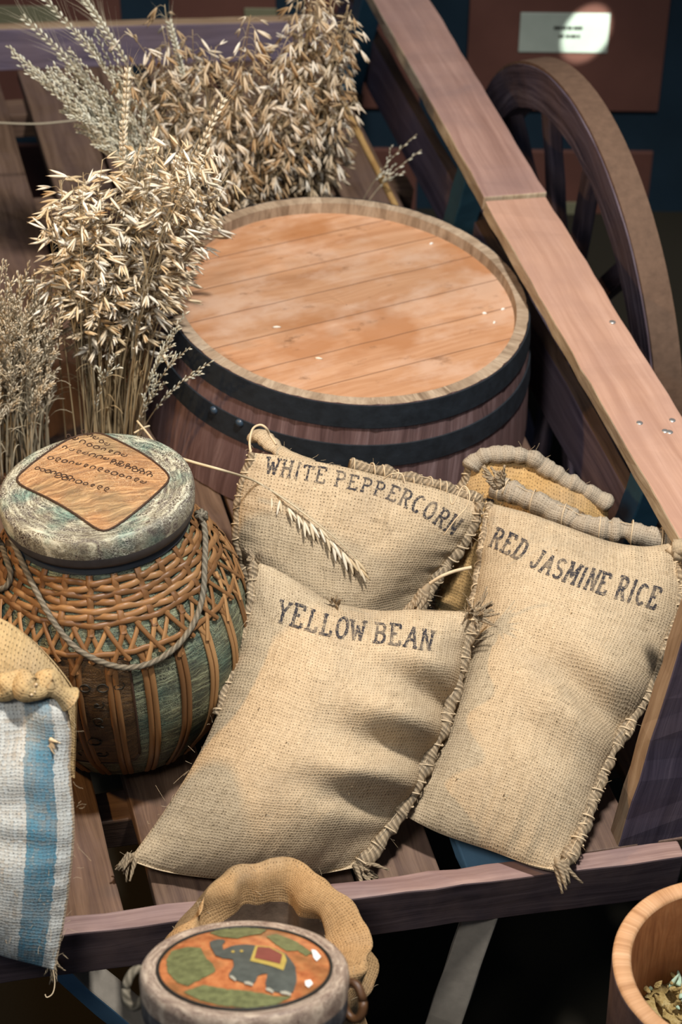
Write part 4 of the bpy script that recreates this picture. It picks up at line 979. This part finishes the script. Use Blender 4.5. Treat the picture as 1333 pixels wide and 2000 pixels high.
lprof = [(-.058, eR * .90), (-.058, eR * .965), (-.052, eR * .985), (-.03, eR * .99), (-.012, eR), (-.004, eR * .99), (0, eR * .965), (.001, eR * .93), (-.001, eR * .88), (-.002, eR * .84), (-.001, eR * .815)]
lm = MB(); lm.grid([[ep(r, 2 * PI * i / 100, h) for h, r in lprof] for i in range(100)], lambda i, j: (i / 100 * .8, lprof[j][1]), closed_u=True)
for q in range(len(lm.f)):
    if q % (len(lprof) - 1) < 3: lm.mi[q] = 1
elid = fixn(lm.build('lid', ['tin_rim', 'tin_body'], ej))
def dome(r): return -.001 + .010 * (1 - (r / (eR * .83)) ** 2)
def dpt(x, y, off): return EC + ex * x + ey * y + en * (dome(math.hypot(x, y)) + off)
mb = MB(); rr = [.001] + [eR * .83 * k / 10 for k in range(1, 11)]
mb.grid([[dpt(r * math.cos(2 * PI * i / 80), r * math.sin(2 * PI * i / 80), 0) for r in rr] for i in range(80)], lambda i, j: (i, j), closed_u=True)
t = NT('varnished_orange'); o_ = t.obj(); n1 = t.noise(o_, 70, 4, .6); n2 = t.noise(o_, 16, 3)
MATS['varnished_orange'] = t.bsdf(t.mix(t.ramp(n2, [(.45, 0.0), (.6, .6)]), t.ramp(n1, [(.3, (.30, .085, .03)), (.55, (.47, .165, .06)), (.75, (.52, .24, .09))]), (.13, .08, .03)), .22, t.bump(n1, .2, .001), spec=.5)
fixn(mb.build('painted_medallion', 'varnished_orange', elid))
mb = MB(); mb.tube([dpt(eR * .825 * math.cos(2 * PI * i / 80), eR * .825 * math.sin(2 * PI * i / 80), .0006) for i in range(81)], .0022, 6, caps=False); mb.build('medallion_edge', 'paint_black', elid)
def emap(px, py):
    P = Wpl(px, py, EC + en * .005, en) - EC; return P.dot(ex), P.dot(ey)
def epoly(pts, mat, name, off, label=None):
    """painted shape on the lid: traced outline filled and laid on the dome"""
    P2 = [emap(*p) for p in pts]; P2 = [(p.x, p.y) for p in resample([V((x, y, 0)) for x, y in P2 + P2[:1]], 70)][:-1]
    jt = .0022 if 'leav' in name else .0007; P2 = [(x + jt * nz(i * .9, len(pts)), y + jt * nz(i * .9, 7, len(pts))) for i, (x, y) in enumerate(P2)]
    bm = bmesh.new(); vs = [bm.verts.new((x, y, 0)) for x, y in P2]; bm.faces.new(vs)
    bmesh.ops.triangulate(bm, faces=bm.faces[:]); bmesh.ops.subdivide_edges(bm, edges=[e for e in bm.edges if not e.is_boundary], cuts=3); bmesh.ops.triangulate(bm, faces=bm.faces[:])
    bm.verts.ensure_lookup_table(); mb = MB(); idx = {v: i for i, v in enumerate(bm.verts)}
    lim = eR * .815
    for v in bm.verts:
        r = math.hypot(v.co.x, v.co.y); k = min(1, lim / max(r, 1e-6)); mb.v.append(dpt(v.co.x * k, v.co.y * k, off))
    for f in bm.faces: mb.face([idx[v] for v in f.verts])
    bm.free(); o = mb.build(name, mat, elid, label=label)
    fixn(o); return o
ez = lambda x, y: (220 + x / 2.38, 1600 + y / 2.38)
leafy = lambda pts, k: [(x + 4 * nz(i * 1.3, k), y + 4 * nz(i * 1.7, k + 5)) for i, (x, y) in enumerate(pts)]
epoly([ez(*p) for p in ((250, 640), (275, 600), (340, 588), (410, 600), (430, 650), (470, 690), (480, 720), (430, 740), (350, 770), (300, 750), (255, 700))], 'paint_leaf', 'painted_leaves', .0010, 'green leafy bush painted at the left')
epoly([ez(*p) for p in ((450, 515), (520, 490), (620, 488), (720, 500), (690, 530), (620, 545), (580, 560), (500, 545))], 'paint_leaf', 'painted_leaves', .0010, 'green foliage painted at the top')
epoly([ez(*p) for p in ((715, 545), (760, 525), (850, 560), (930, 615), (900, 635), (860, 612), (810, 620), (760, 590))], 'paint_leaf', 'painted_leaves', .0010, 'green foliage painted at the upper right')
epoly([ez(*p) for p in ((330, 790), (420, 770), (520, 790), (640, 800), (760, 815), (840, 810), (760, 845), (640, 862), (500, 850), (400, 825))], 'paint_leaf', 'painted_leaves', .0009, 'grass painted along the bottom')
epoly([ez(*p) for p in ((455, 600), (452, 575), (480, 562), (520, 566), (528, 580), (510, 592), (515, 622), (560, 600), (620, 596), (690, 605), (760, 615), (810, 640), (850, 690), (858, 750), (840, 800), (790, 805), (720, 795), (710, 775), (722, 730), (680, 735), (660, 775), (610, 770), (545, 752), (540, 735), (565, 700), (560, 668), (520, 665), (480, 650))], 'paint_elephant', 'painted_elephant', .0016)
epoly([ez(*p) for p in ((665, 605), (730, 608), (800, 640), (810, 670), (795, 715), (740, 700), (640, 680))], 'paint_gold', 'painted_blanket', .0022)
epoly([ez(*p) for p in ((675, 612), (730, 614), (790, 645), (780, 690), (735, 682), (660, 668))], 'paint_red', 'painted_blanket', .0027, 'red centre of the painted blanket')
for q in ((545, 742, 575, 758), (612, 768, 655, 776), (712, 790, 750, 800), (780, 800, 832, 804)):
    x0, y0, x1, y1 = q; epoly([ez(x0, y0), ez((x0 + x1) / 2, (y0 + y1) / 2 - 5), ez(x1, y1), ez(x1 - 4, y1 + 9), ez((x0 + x1) / 2, (y0 + y1) / 2 + 8), ez(x0 + 3, y0 + 9)], 'paint_toe', 'painted_toes', .0024)
for p in ((560, 636), (600, 634)):
    epoly([(ez(*p)[0] + 3.5 * math.cos(a), ez(*p)[1] + 2.5 * math.sin(a)) for a in [k * PI / 4 for k in range(8)]], 'paint_gold', 'painted_eye', .0024)
epoly([ez(*p) for p in ((925, 600), (945, 600), (970, 630), (950, 655), (935, 640))], 'scratch_white', 'paint_scuff', .0016, 'white scuff on the varnish')
epoly([ez(*p) for p in ((895, 748), (920, 740), (932, 755), (912, 772), (898, 765))], 'scratch_white', 'paint_scuff', .0016, 'small white scuff near the edge')
for sg, P in ((-1, Wd(266, 1930, 2.66)), (1, Wd(690, 1955, 2.66))):
    mb = MB(); e1 = V((.35 * sg, -.6, .7)).normalized(); e2 = V((0, .5, .86)); e2 = (e2 - e1 * e2.dot(e1)).normalized()
    mb.tube([P + (ex * sg * .5 + e1 * .4) * .018 * math.cos(a) + e2 * .022 * math.sin(a) for a in [2 * PI * k / 20 for k in range(21)]], .0055, 8, uvs=.6); mb.build('rope_ring', 'cord_grey' if sg < 0 else 'rattan', ej)

# --- wooden bucket at the lower right
bc = Wz(1416, 1888, .65); bkR = 211 / (F / (bc - CAM).length)
bk = thing('wooden_bucket', 'round wooden bucket of dried herbs at the lower right corner', 'bucket', V((bc.x, bc.y, .302)))
def kp_(r, a, z): return V((bc.x + r * math.cos(a), bc.y + r * math.sin(a), z))
pr = [(.001, .304), (bkR * .90, .304), (bkR * .94, .36), (bkR, .64), (bkR, .6495), (bkR - .004, .653), (bkR - .021, .653), (bkR - .025, .649), (bkR - .03, .45), (bkR * .75, .34), (.001, .34)]
mb = MB(); NB_ = 96; mb.grid([[kp_(r + (.0012 * nz(i // 8 * 2.2) if j in (3, 4, 5) else 0) - (.0012 if i % 8 == 0 and j in (2, 3) else 0), 2 * PI * i / NB_, z + (.0012 * nz(i * .4) if j in (5, 6) else 0)) for j, (r, z) in enumerate(pr)] for i in range(NB_)], lambda i, j: (pr[j][1] * 2, i / NB_ * 1.0), closed_u=True)
for q in range(len(mb.f)):
    j = q % (len(pr) - 1)
    mb.mi[q] = 1 if 4 <= j <= 6 else (2 if j < 4 else 0)
fixn(mb.build('staves', ['bucket_wood', 'bucket_rim', 'rail_wood'], bk))
hz = Wz(1310, 1975, .50)
mb = MB(); rng = random.Random(5)
G = [[kp_(r, 2 * PI * i / 60, .472 + .02 * nz(r * 25 * math.cos(i / 60 * 6.28), r * 25 * math.sin(i / 60 * 6.28)) + .012 * nz(r * 70 * math.cos(i / 60 * 6.28), r * 70 * math.sin(i / 60 * 6.28), 4)) for r in (.001, .02, .04, .06, .08, .10, .115, bkR - .03)] for i in range(60)]
mb.grid(G, lambda i, j: (i, j), closed_u=True)
herb = fixn(mb.build('dried_herb', 'herb')); tag(herb, 'dried yellow-brown herb heaped inside the wooden bucket', 'herb'); herb['kind'] = 'stuff'
mb = MB()
for k in range(220):
    a = rng.uniform(0, 2 * PI); r = .12 * math.sqrt(rng.random()); p = kp_(r, a, .482 + rng.uniform(-.004, .012)); d = V((rng.uniform(-1, 1), rng.uniform(-1, 1), rng.uniform(-.3, .5)))
    mb.spindle(p, d, rng.uniform(.01, .03), rng.uniform(.0025, .006), .5, mi=0 if rng.random() < .6 else 1, sides=5)
mb.build('herb_flakes', ['herb', 'green_bits'], herb, kind='stuff')

# ------------------------------------------------------------------ sheaves
def bez(a, b, c, n): return [a * (1 - t) ** 2 + b * 2 * t * (1 - t) + c * t * t for t in [i / n for i in range(n + 1)]]
def oat_head(mb, path, rng, ns, spread, droop, Ls=(.022, .031), mi=0, tone=(.3, 1.0), start=.45, bias=None):
    n = len(path)
    for k in range(ns):
        t = lerp(start, 1.0, (k + rng.random() * .8) / ns); x = t * (n - 1); i = min(int(x), n - 2); p = lerp(path[i], path[i + 1], x - i); tg = (path[i + 1] - path[i]).normalized()
        a = rng.uniform(0, 2 * PI); e1 = tg.orthogonal().normalized(); e2 = tg.cross(e1); lat = e1 * math.cos(a) + e2 * math.sin(a)
        if bias: lat = (lat + bias).normalized()
        l = spread * rng.uniform(.3, 1.0) * (1.15 - t * .6)
        q = p + lat * l + tg * l * .6 + V((0, 0, -1)) * droop * l * .5
        mb.tube([p, lerp(p, q, .55) + tg * l * .15 + V((0, 0, .12 * l)), q], .00035, 3, mi=1, uvs=None, caps=False, u0=rng.uniform(.4, .9))
        hd = (lat * .8 + tg * rng.uniform(-.2, .7) + V((0, 0, -1)) * droop * rng.uniform(.5, 1.5)).normalized()
        L = rng.uniform(*Ls); u = rng.uniform(*tone); sp = rng.uniform(.10, .24); sd = hd.orthogonal().normalized(); sd = (sd * math.cos(a * 3) + hd.cross(sd) * math.sin(a * 3))
        mb.spindle(q, hd + sd * sp, L, L * .09, u, mi, 5, side=sd.cross(hd)); mb.spindle(q, hd - sd * sp, L * rng.uniform(.85, 1.05), L * .09, min(1, u + rng.uniform(-.15, .15)), mi, 5, side=sd.cross(hd))
        if rng.random() < .35: mb.spindle(q + hd * L * .2, hd, L * .8, L * .06, max(0, u - .35), mi, 4)
def rice_head(mb, path, rng, ng, lat_=.004, mi=0, L=(.008, .012), start=.5, branch=True, tone=(.1, 1.0)):
    n = len(path)
    br = [(path, start)]
    if branch:
        for k in range(rng.randint(2, 4)):
            t = rng.uniform(start, .8); i = int(t * (n - 1)); p = path[i]; tg = (path[min(i + 1, n - 1)] - path[max(0, i - 1)]).normalized(); sd = tg.orthogonal().normalized(); a = rng.uniform(0, 6.28); sd = sd * math.cos(a) + tg.cross(sd) * math.sin(a); l = rng.uniform(.03, .055)
            br.append((bez(p, p + tg * l * .5 + sd * l * .12, p + tg * l * .95 + sd * l * .38 + V((0, 0, -.12 * l)), 6), 0.1))
    for pth, st in br:
        m = len(pth); g = max(6, int(ng * (1 if pth is path else .45)))
        if pth is not path: mb.tube(pth, .0004, 3, mi=1, uvs=None, caps=False, u0=.6)
        for k in range(g):
            t = lerp(st, 1, k / g); x = t * (m - 1); i = min(int(x), m - 2); p = lerp(pth[i], pth[i + 1], x - i); tg = (pth[i + 1] - pth[i]).normalized(); a = k * 2.4; e1 = tg.orthogonal().normalized(); lat = e1 * math.cos(a) + tg.cross(e1) * math.sin(a)
            l = rng.uniform(*L); mb.spindle(p + lat * .0008, tg + lat * rng.uniform(.25, .5), l, l * .17, rng.uniform(*tone), mi, 4)
def wheat_head(mb, path, rng, mi=0, rows=13, awn=.06, tone=(.3, .9)):
    n = len(path); st = .0
    for k in range(rows):
        t = k / rows; x = t * (n - 1); i = min(int(x), n - 2); p = lerp(path[i], path[i + 1], x - i); tg = (path[i + 1] - path[i]).normalized(); e1 = tg.orthogonal().normalized(); e2 = tg.cross(e1)
        for s in (-1, 1):
            for o in (-.4, .4):
                d = (tg + e1 * s * .42 + e2 * o * .5).normalized(); mb.spindle(p + e1 * s * .0015, d, .0115, .0022, rng.uniform(*tone), mi, 5)
            d = (tg * 1.0 + e1 * s * rng.uniform(.15, .4) + e2 * rng.uniform(-.25, .25)).normalized(); q = p + d * .008
            mb.tube([q, q + d * awn * .5, q + d * awn + e1 * s * .004], lambda t: .0003 * (1.05 - t), 3, mi=1, uvs=None, caps=False, u0=rng.uniform(.6, 1))
def stalk(parent, rng, base, tip, kind='oat', lean=None, r=.0011, mats=('oat_husk', 'straw_stem'), ns=14, spread=.03, droop=.6, leaf=0, tone=(.3, 1.0), su=(.2, .9), start=.5, Ls=(.022, .031), name='stalk', awn=.06):
    d = tip - base; ctrl = base + V((d.x * .22, d.y * .22, d.z * .62)) if lean is None else base + d * .5 + lean
    path = bez(base, ctrl, tip, 16); u = rng.uniform(*su)
    ms = MB(); ms.tube(path, lambda t: r * (1.1 - .7 * t), 5, uvs=None, u0=u)
    for _ in range(leaf):
        t = rng.uniform(.15, .6); p = path[int(t * 16)]; a = rng.uniform(0, 6.28); s = V((math.cos(a), math.sin(a), 0)); L = rng.uniform(.06, .16)
        q = bez(p, p + V((0, 0, L * .7)) + s * L * .15, p + s * L * .45 + V((0, 0, L * .55)), 7); wv = s.cross(V((0, 0, 1))) * rng.uniform(.0012, .0028)
        ms.grid([[x - wv * (1 - i / 7.5), x + V((0, 0, .0006)), x + wv * (1 - i / 7.5)] for i, x in enumerate(q)], lambda i, j, u=u: (u, 0))
    st = ms.build(name, mats[1], parent)
    mh = MB(); mh.tube(path[int(16 * min(start, .6)):] if kind != 'wheat' else path[-5:], .0006, 4, mi=1, uvs=None, u0=u)
    if kind == 'oat': oat_head(mh, path, rng, ns, spread, droop, tone=tone, start=start, Ls=Ls)
    elif kind == 'rice': rice_head(mh, path, rng, ns, start=start, tone=tone)
    elif kind == 'wheat':
        hp = resample(path[-5:], 10); wheat_head(mh, hp, rng, awn=awn, tone=tone)
    mh.build('panicle' if kind != 'wheat' else 'ear', list(mats), st)
    return st
def pick(poly, rng):
    xs = [p[0] for p in poly]; ys = [p[1] for p in poly]
    while True:
        x, y = rng.uniform(min(xs), max(xs)), rng.uniform(min(ys), max(ys)); c = False; j = len(poly) - 1
        for i in range(len(poly)):
            if (poly[i][1] > y) != (poly[j][1] > y) and x < (poly[j][0] - poly[i][0]) * (y - poly[i][1]) / (poly[j][1] - poly[i][1]) + poly[i][0]: c = not c
            j = i
        if c: return x, y
def sheaf(name, label, base, brad_, poly, n, y0, yj, seed, tie=None, bscale=(1, 1), **kw):
    rng = random.Random(seed); root = thing(name, label, 'sheaf', c2w(base[0], base[1], 0), C3, 'sheaves of grain on the cart')
    for k in range(n):
        x, y = pick(poly, rng); tip = Ky(x, y, y0 + rng.uniform(-yj, yj)); tc = CI @ tip
        # stems keep their order across the bundle
        a = rng.uniform(0, 2 * PI); q = brad_ * math.sqrt(rng.random())
        bx = base[0] + .25 * brad_ * max(-1, min(1, (tc.x - base[0]) / .12)) * 2 + q * math.cos(a) * .8; by = base[1] + q * math.sin(a) * bscale[1]
        stalk(root, rng, c2w(bx, by, .001), tip, **kw)
    if tie:
        mb = MB(); c = c2w(base[0] + tie[1], base[1], tie[0])
        for j in range(3): mb.tube([c + CX * tie[2] * math.cos(t) + CY * tie[2] * math.sin(t) + CZ * (j * .004) for t in [2 * PI * i / 30 for i in range(31)]], .002, 6, uvs=.6)
        mb.build('tie', 'twine', root)
    return root
OATP = dict(kind='oat', mats=('oat_husk', 'straw_stem'))
# the big pale oat sheaf in front
sheaf('oat_sheaf', 'thick sheaf of pale oats standing behind the lidded jar, left of the barrel', (-.485, -.20), .055,
      [(70, 380), (130, 330), (210, 300), (300, 270), (390, 250), (455, 300), (440, 400), (400, 470), (345, 560), (250, 560), (150, 520), (90, 460)], 100, -.17, .09, 11, leaf=1, ns=16, spread=.034, droop=.35, tone=(.3, 1.0), r=.0014, start=.5, Ls=(.027, .040), **OATP)
# browner oats behind the barrel
sheaf('oat_sheaf', 'brownish shaggy sheaf of oats rising behind the barrel, widest of the sheaves', (-.16, .36), .06,
      [(205, 150), (250, 60), (330, 0), (420, 10), (520, 30), (600, 90), (630, 210), (620, 320), (440, 345), (330, 300), (240, 260)], 100, .34, .10, 12, leaf=2, ns=19, spread=.042, droop=1.0, tone=(.15, 1.0), r=.0013, start=.42, Ls=(.026, .037), kind='oat', mats=('oat_husk_brown', 'straw_stem'))
sheaf('oat_sheaf', 'slim sheaf of oats farthest right, against the far part of the hand rail', (.03, .42), .05,
      [(560, 20), (600, -50), (690, -60), (715, 20), (705, 120), (690, 220), (660, 320), (600, 340), (565, 250)], 80, .38, .08, 13, leaf=1, ns=14, spread=.036, droop=1.1, tone=(.15, 1.0), r=.0012, start=.4, Ls=(.026, .036), kind='oat', mats=('oat_husk_brown', 'straw_stem'))
# pale bearded stalks sweeping to the upper left
sh = sheaf('wheat_sheaf', 'pale greenish sheaf of bearded stalks fanning out to the upper left', (-.22, .22), .035,
      [(0, 70), (25, 95), (60, 120), (110, 100), (150, 60), (190, 40), (175, 110), (120, 160), (60, 150), (20, 110)], 46, .30, .06, 14, kind='rice', ns=40, mats=('pale_husk', 'green_stem'), start=.55, r=.0014, tone=(.3, 1.0))
rng = random.Random(31)
for (tx, ty, yy, bx, by, aw) in ((150, -20, .26, -.2, .2, .08), (60, -30, .3, -.21, .21, .08), (330, 40, .34, -.18, .3, .05), (118, -60, .3, -.2, .22, .07), (40, 30, .3, -.22, .22, .07)):
    stalk(sh, rng, c2w(bx, by, .001), Ky(tx, ty, yy), kind='wheat', mats=('pale_husk', 'green_stem'), tone=(.3, 1.0), awn=aw)
# bearded wheat ears among the pale oats
ws = thing('wheat_sheaf', 'few bearded wheat ears standing up among the pale oats', 'sheaf', c2w(-.42, -.12, 0), C3, 'sheaves of grain on the cart')
for (tx, ty, yy) in ((240, 235, -.1), (275, 340, -.12), (440, 190, -.05), (355, 300, -.14), (250, 130, 0), (300, 260, -.08)):
    stalk(ws, rng, c2w(-.42 + rng.uniform(-.02, .02), -.12 + rng.uniform(-.02, .02), .001), Ky(tx, ty, yy), kind='wheat', mats=('rice_husk', 'straw_stem'), tone=(.3, 1.0), awn=.05, r=.0014)
# rice sheaf at the left
sheaf('rice_sheaf', 'low tight sheaf of rice at the left edge behind the jar lid', (-.64, -.22), .055,
      [(-60, 560), (0, 500), (60, 490), (110, 540), (140, 600), (130, 690), (90, 720), (40, 700), (-30, 720)], 100, -.21, .07, 15, leaf=2, ns=34, kind='rice', mats=('rice_husk', 'green_stem'), start=.42, r=.0017, tone=(.35, 1.0))
# dry dark-eyed spray of rice heads drooping out to the barrel
rs = thing('rice_sheaf', 'few pale rice heads arching out towards the barrel hoops', 'sheaf', c2w(-.445, -.26, 0), C3, 'sheaves of grain on the cart')
for (tx, ty, yy, bx, by) in ((415, 706, -.36, -.46, -.27), (372, 678, -.36, -.455, -.26), (365, 608, -.25, -.45, -.25), (228, 690, -.33, -.53, -.27), (325, 745, -.33, -.46, -.27), (350, 640, -.3, -.45, -.26)):
    stalk(rs, rng, c2w(bx, by, .001), Ky(tx, ty, yy), kind='rice', ns=24, mats=('pale_husk', 'green_stem'), start=.5, tone=(.4, 1.0), r=.0013)
# loose straw: the fallen oat stalk lying over the white peppercorn sack
def on_white(px, py, off=.004):
    P = Wpl(px, py, S_white.o + S_white.n * (S_white.T * .9), S_white.n)
    a, b = S_white.inv(px, py); q = S_white.P(a, b, 1, off); x, y = proj(q)
    return q if math.hypot(x - px, y - py) < 8 else P
fo = thing('oat_stalk', 'single fallen oat stalk lying across the white peppercorn sack', 'stalk', on_white(520, 950))
pth = catmull([Wd(345, 893, 3.30), Wd(385, 905, 3.29), Wd(440, 920, 3.28), on_white(500, 940, .008), on_white(560, 978, .008), on_white(610, 1015, .008), on_white(660, 1055, .008), on_white(705, 1098, .008)], 8)
mb = MB(); mb.tube(pth, lambda t: .0024 * (1.1 - .85 * t), 8, uvs=None, u0=1.0); mb.build('stem', 'straw_stem', fo)
mb = MB(); rng = random.Random(3)
for k in range(13):
    t = lerp(.50, 1, k / 12); x = t * (len(pth) - 1); i = min(int(x), len(pth) - 2); p = pth[i]; tg = (pth[i + 1] - pth[i]).normalized()
    dn_ = (V((0, -.25, -1)) - S_white.n * V((0, -.25, -1)).dot(S_white.n)).normalized(); hd = (tg * rng.uniform(-.15, .9) + dn_ * rng.uniform(.6, 1.0) + S_white.n * .15).normalized(); q = p + dn_ * rng.uniform(.002, .012) + S_white.n * .002
    if k > 10: hd = (tg + dn_ * .6).normalized()
    mb.tube([p, q], .0004, 3, mi=1, uvs=None, caps=False, u0=.8)
    sd = hd.cross(S_white.n).normalized(); L = rng.uniform(.026, .036)
    mb.spindle(q, hd + sd * .16, L, L * .085, rng.uniform(.25, .8), 0, 6, side=sd); mb.spindle(q, hd - sd * .16, L * .95, L * .085, rng.uniform(.25, .8), 0, 6, side=sd)
mb.build('panicle', ['oat_husk', 'straw_stem'], fo)
# short straws by the jar lid
for pts, l in ((((268, 822, 3.42), (288, 846, 3.40), (300, 862, 3.38)), 'cut straw sticking up behind the jar lid, slanting right'), (((262, 846, 3.42), (280, 836, 3.42), (292, 832, 3.43)), 'short cut straw behind the jar lid, pointing to the barrel')):
    mb = MB(); mb.tube(catmull([Wd(*p) for p in pts], 5), .0018, 7, uvs=None, u0=.9); tag(mb.build('straw', 'straw_stem'), l, 'straw')
# bamboo cane leaning behind the barrel
mb = MB(); ca = Ky(772, 400, .37); cb = Ky(612, 90, .44); cd_ = (ca - cb); pts = [cb + cd_ * t for t in [i / 40 for i in range(47)]]
mb.tube(pts, lambda t: .0068 * (1 + (.18 if (t * 46) % 11 < 1 else 0)), 10, uvs=1); t = NT('cane_skin'); MATS['cane_skin'] = t.bsdf(t.ramp(t.noise(t.obj(), 30, 3), [(.3, (.30, .17, .06)), (.7, (.50, .32, .13))]), .5)
tag(mb.build('bamboo_cane', 'cane_skin'), 'tan bamboo cane leaning behind the barrel, right of the oats', 'cane')
# stray pale sprigs right of the oats
sp = thing('rice_sprig', 'small pale sprig of rice jutting right above the far barrel edge', 'stalk', c2w(.10, .36, 0), C3)
rng = random.Random(77)
for (tx, ty) in ((824, 293), (815, 262)): stalk(sp, rng, c2w(.10, .36, .001), Ky(tx, ty, .33), kind='rice', ns=10, mats=('pale_husk', 'green_stem'), start=.6, tone=(.5, 1), r=.0012, name='stem')
mb = MB(); mb.tube(catmull([Ky(x, y, .62) for x, y in ((-60, 236), (0, 240), (70, 242), (130, 237), (172, 232))], 6), .0022, 7, uvs=.6); tag(mb.build('string', 'rope_grey'), 'pale string stretched across the far bed slats at the upper left', 'string')

# ------------------------------------------------------------------ light
w = bpy.data.worlds.new('world'); scene.world = w; w.use_nodes = True
bg = w.node_tree.nodes['Background']; bg.inputs[0].default_value = (.45, .62, .85, 1); bg.inputs[1].default_value = .15
def spot(name, loc, tgt, power, col, size, blend=.3, rad=.08):
    d = bpy.data.lights.new(name, 'SPOT'); d.energy = power; d.color = col; d.spot_size = R_(size); d.spot_blend = blend; d.shadow_soft_size = rad
    o = bpy.data.objects.new(name, d); COL.objects.link(o); o.location = loc; o.rotation_euler = (V(tgt) - V(loc)).to_track_quat('-Z', 'Y').to_euler(); o['kind'] = 'structure'; return o
T0 = V((0, 2.7, .6))
spot('key_spotlight', T0 + V((.62, -.5, 3.0)), T0 + V((0, -.05, 0)), 520, (1, .965, .92), 70, .4, .11)
spot('warm_spotlight', T0 + V((-1.9, -.7, 1.9)), T0, 120, (1, .58, .20), 50, .5, .06)
spot('front_fill_spot', T0 + V((-.7, -2.0, 2.4)), T0 + V((0, .3, 0)), 125, (1, .975, .94), 55, .6, .3)  # fill light added in front to brighten the sacks and jars
spot('wall_fill_spot', V((.5, 2.6, 3.2)), Kw(1000, 250), 26, (.85, .93, 1), 50, .8, .2)  # dim fill added to lift the dark background wall
pq = Kw(1150, 62, .02)
spot('plaque_glare_spot', pq + V((.45, -1.1, 1.1)), pq - WX * .001, 430, (.92, 1, .93), 4.0, .12, .008)  # added narrow lamp, stands in for the bright reflection on the plaque

scene.view_settings.view_transform = 'Standard'; scene.view_settings.look = 'None'; scene.view_settings.exposure = 0; scene.view_settings.gamma = 1
scene.view_settings.use_curve_mapping = False
